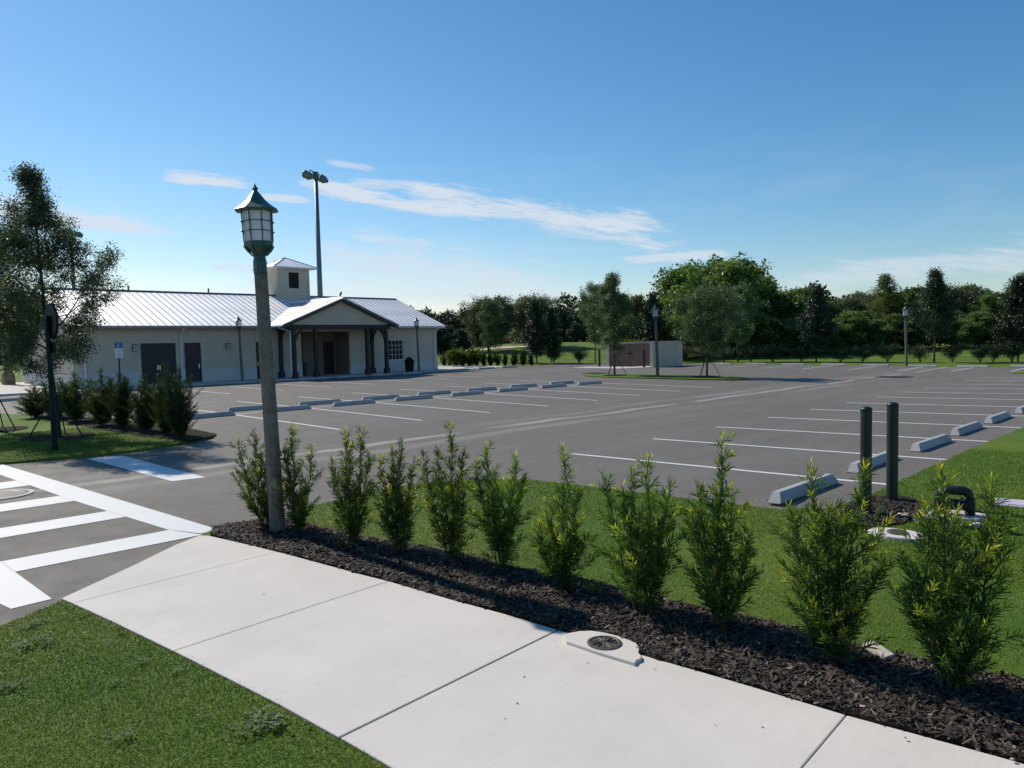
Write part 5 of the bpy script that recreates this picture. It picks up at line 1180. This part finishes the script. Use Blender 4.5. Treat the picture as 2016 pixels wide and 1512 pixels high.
BP = [1090, 1140, 1352, 1385, 1425, 1478, 1522, 1578, 1655, 1698, 1748, 1812, 1875, 1930, 1955, 1993, 2040]
for i, px in enumerate(BP):
    Q = bp(px, 712.5 if px > 1200 else 714.5); rr = random.Random(i); s = rr.uniform(.85, 1.15)*(1.0 if px > 1200 else 1.15)
    plant('low_bush', bu[i % 4], (Q[0], Q[1], float(g(Q[0], Q[1]))-.02), i*1.3, (s*1.05, s*1.05, s), parts=('stems', 'foliage'), label=('low spreading dark bush near the two magnolias by the hedge, '+('the one nearer them' if i == 0 else 'the one farther from them')) if px < 1200 else ORD[i-2]+' low dark bush edging the far lawn, counted from the dumpster enclosure', cat='bush', group='low bushes edging the far lawn')
hb = [podocarpus(400+k, 1.45, .5, 6, leafL=.13, dens=.42, young=.1, mats=('stem', 'hedge_leaf')) for k in range(2)]
for i, px in enumerate([874, 886, 899, 912, 925, 938, 952, 966, 980, 995, 1012, 1030, 1046]):
    Q = bp(px, 721.5-.012*(px-870)); rr = random.Random(i+9); s = rr.uniform(.85, 1.12)
    plant('hedge_shrub', hb[i % 2], (Q[0], Q[1], float(g(Q[0], Q[1]))-.02), i*1.1, s, parts=('stems', 'foliage'), label=ORD[i]+' knee high hedge shrub past the end of the building, counted from its corner', cat='shrub', group='hedge shrubs past the building end')
rd = [bush(91+k, 2.0, .7, 1400, .4, 'reed_leaf', .16) for k in range(2)]
for i, (px, di) in enumerate([(1700, 74), (1722, 75), (1745, 74), (1778, 75), (1800, 74), (1535, 76), (1552, 75), (893, 68), (912, 69), (930, 68), (1262, 80), (1245, 82)]):
    d = ray(px, 690); q = CAM+d/(d@_fw)*di
    plant('tall_grass_clump', rd[i % 2], (q[0], q[1], float(g(q[0], q[1]))-.03), i*.9, (1, 1, 1.0 if px > 1300 else .7), parts=('stems', 'foliage'), label='yellow green clump of tall wild growth at the foot of the woods' if px > 1300 else 'yellow green clump of wild growth behind the low hedges', cat='grass clump', group='tall clumps at the woods' if px > 1300 else 'wild clumps behind the hedges')
# the sand trap on the mound
d = ray(990, 672); q = CAM+d/(d@_fw)*97
patch('sand_bunker', [(q[0]+6*math.cos(a)*(1+.2*math.sin(2*a))*.7-4*math.sin(a)*.3, q[1]+6*math.cos(a)*.7+1.6*math.sin(a)) for a in np.linspace(0, 2*math.pi, 24, endpoint=False)], lambda x, y: g(x, y)+.02, .1, MATS['sand'], None, kind='structure')

# ------------------------------------------------------------------ turf blades near the camera
def blades(name, poly_in, poly_out, n, box, hmin, hmax, zoff, seed, dfall, lab):
    rs = np.random.RandomState(seed); P = np.stack([rs.uniform(box[0], box[1], n), rs.uniform(box[2], box[3], n)], 1); k = inside(poly_in, P)
    for po in poly_out: k &= ~inside(po, P)
    dd = np.hypot(P[:, 0], P[:, 1]); k &= rs.rand(n) < np.clip((dfall/np.maximum(dd, .5))**1.5, .02, 1); 
    # in front of the lens only
    v = P@_fw[:2]; s_ = P@_rt[:2]; k &= (v > .8) & (np.abs(s_) < v*.85+.6)
    P = P[k]; n = len(P); dd = dd[k]; z = g(P[:, 0], P[:, 1])+zoff; B = np.column_stack([P, z-.005]); a = rs.uniform(0, 2*np.pi, n); ln = rs.uniform(.2, 1.6, n); far_ = np.clip(dd/5, 1, 2.2); Ht = rs.uniform(hmin, hmax, n)
    D_ = np.stack([np.cos(a)*ln, np.sin(a)*ln, np.ones(n)], 1); D_ = unit(D_)*Ht[:, None]; S = np.stack([-np.sin(a), np.cos(a), np.zeros(n)], 1)*(rs.uniform(.0016, .003, n)*far_)[:, None]
    V = np.stack([B-S, B+S, B+D_*.6+S*.7, B+D_*.6-S*.7, B+D_-np.array([0, 0, .12])*Ht[:, None]*ln[:, None]+D_*np.array([.35, .35, 0])], 1).reshape(-1, 3); i = np.arange(n)*5
    Fq = np.concatenate([np.stack([i, i+1, i+2], 1), np.stack([i, i+2, i+3], 1), np.stack([i+3, i+2, i+4], 1)])
    return link(name, np_mesh(name, V, Fq, MATS['blades'], np.repeat(rs.rand(n)**2, 5)), kind='stuff', label=lab, cat='grass')
sw_poly = [(-8.82, 3.46)]+SWF[1:]+SWN[::-1]
blades('lawn_grass', LAWN, [sw_poly, mul, mb_poly], 800000, (-9.6, 4, 4.2, 15), .014, .036, .035, 1, 7.5, 'short lawn grass beyond the shrub row')
near_poly = [(-6.9, .3), (-7.17, 1.18), (-7.49, 1.70)]+rough_edge([(x, y+.012) for x, y in SWN[1:]], .03, .05, 77)+[(14, -8), (-6.6, -8)]
blades('lawn_grass_near', near_poly, [], 520000, (-7.6, 1.2, -1.5, 2.4), .014, .034, .035, 2, 5.5, 'short lawn grass on the near side of the sidewalk')
blades('verge_grass', ISL, [], 160000, (-24, -17.4, 1.0, 8.0), .02, .045, .05, 3, 22, 'short grass on the verge round the stop sign')
# broad leaved weeds and tufts
def weed(seed, n, r, L, w, up):
    rs = np.random.RandomState(seed); P = np.column_stack([rs.normal(0, r, n), rs.normal(0, r*.6, n), rs.uniform(0, .015, n)]); a = rs.uniform(0, 6.28, n); V, Fq = leaf_arrays(P, np.stack([np.cos(a), np.sin(a), np.full(n, up)], 1), np.tile([0, 0, 1.0], (n, 1))+rs.normal(0, .2, (n, 3)), L*rs.uniform(.6, 1.3, n), L*w*rs.uniform(.7, 1.2, n)); return np_mesh('weed', V, Fq, MATS['weed_leaf' if w > .3 else 'reed_leaf'], np.repeat(rs.uniform(.2, 1.0, n), 4))
wl = [weed(1, 70, .07, .035, .6, .35), weed(2, 14, .015, .16, .07, 1.6), weed(3, 40, .05, .035, .6, .5)]
for i, (px, py_, k, s) in enumerate([(45, 1272, 0, .9), (75, 1262, 2, 1), (65, 1230, 0, .8), (530, 1420, 0, 1.3), (490, 1440, 2, 1.1), (275, 1305, 2, .7), (235, 1245, 1, .35), (165, 1210, 2, .6), (350, 1320, 2, .5), (15, 1352, 2, 1), (240, 1452, 2, .8), (670, 1082, 1, .9), (1170, 1172, 1, 1.0), (95, 1268, 2, .7), (225, 1343, 2, .6)]):
    q = bp(px, py_, .05); o = link('weed', wl[k], loc=(q[0], q[1], float(g(q[0], q[1]))+(.055 if k != 1 else .05)), rz=i*1.1, label=('thin grass tuft sprouting from the mulch or paving edge' if k == 1 else 'small patch of broad leaved weed in the near lawn'), cat='weed', group='grass tufts' if k == 1 else 'lawn weeds'); o.scale = (s, s, s)
# dry leaf bits on the sidewalk
lf = MB().face([(-.018, 0, 0), (0, -.006, .004), (.02, 0, .001), (0, .007, .005)]) or None
mb = MB(); mb.face([(-.018, 0, 0), (0, -.006, .004), (.02, 0, .001), (0, .007, .005)]); lfm = mb.mesh('dry_leaf', MATS['bark'])
for i, (px, py_) in enumerate([(232, 1163), (436, 1118), (519, 1170), (541, 1263), (576, 1206), (1096, 1275), (1158, 1306), (1032, 1333), (995, 1415), (1501, 1432), (1241, 1313), (1290, 1318), (1018, 1385), (1408, 1428)]):
    q = bp(px, py_, .051); o = link('dry_leaf', lfm, loc=(q[0], q[1], float(g(q[0], q[1]))+.052), rz=i*2.1, label='tiny dry leaf lying on the pale sidewalk', cat='leaf', group='dry leaves on the sidewalk'); s = .35+.5*((i*7) % 5)/5; o.scale = (s, s, s)
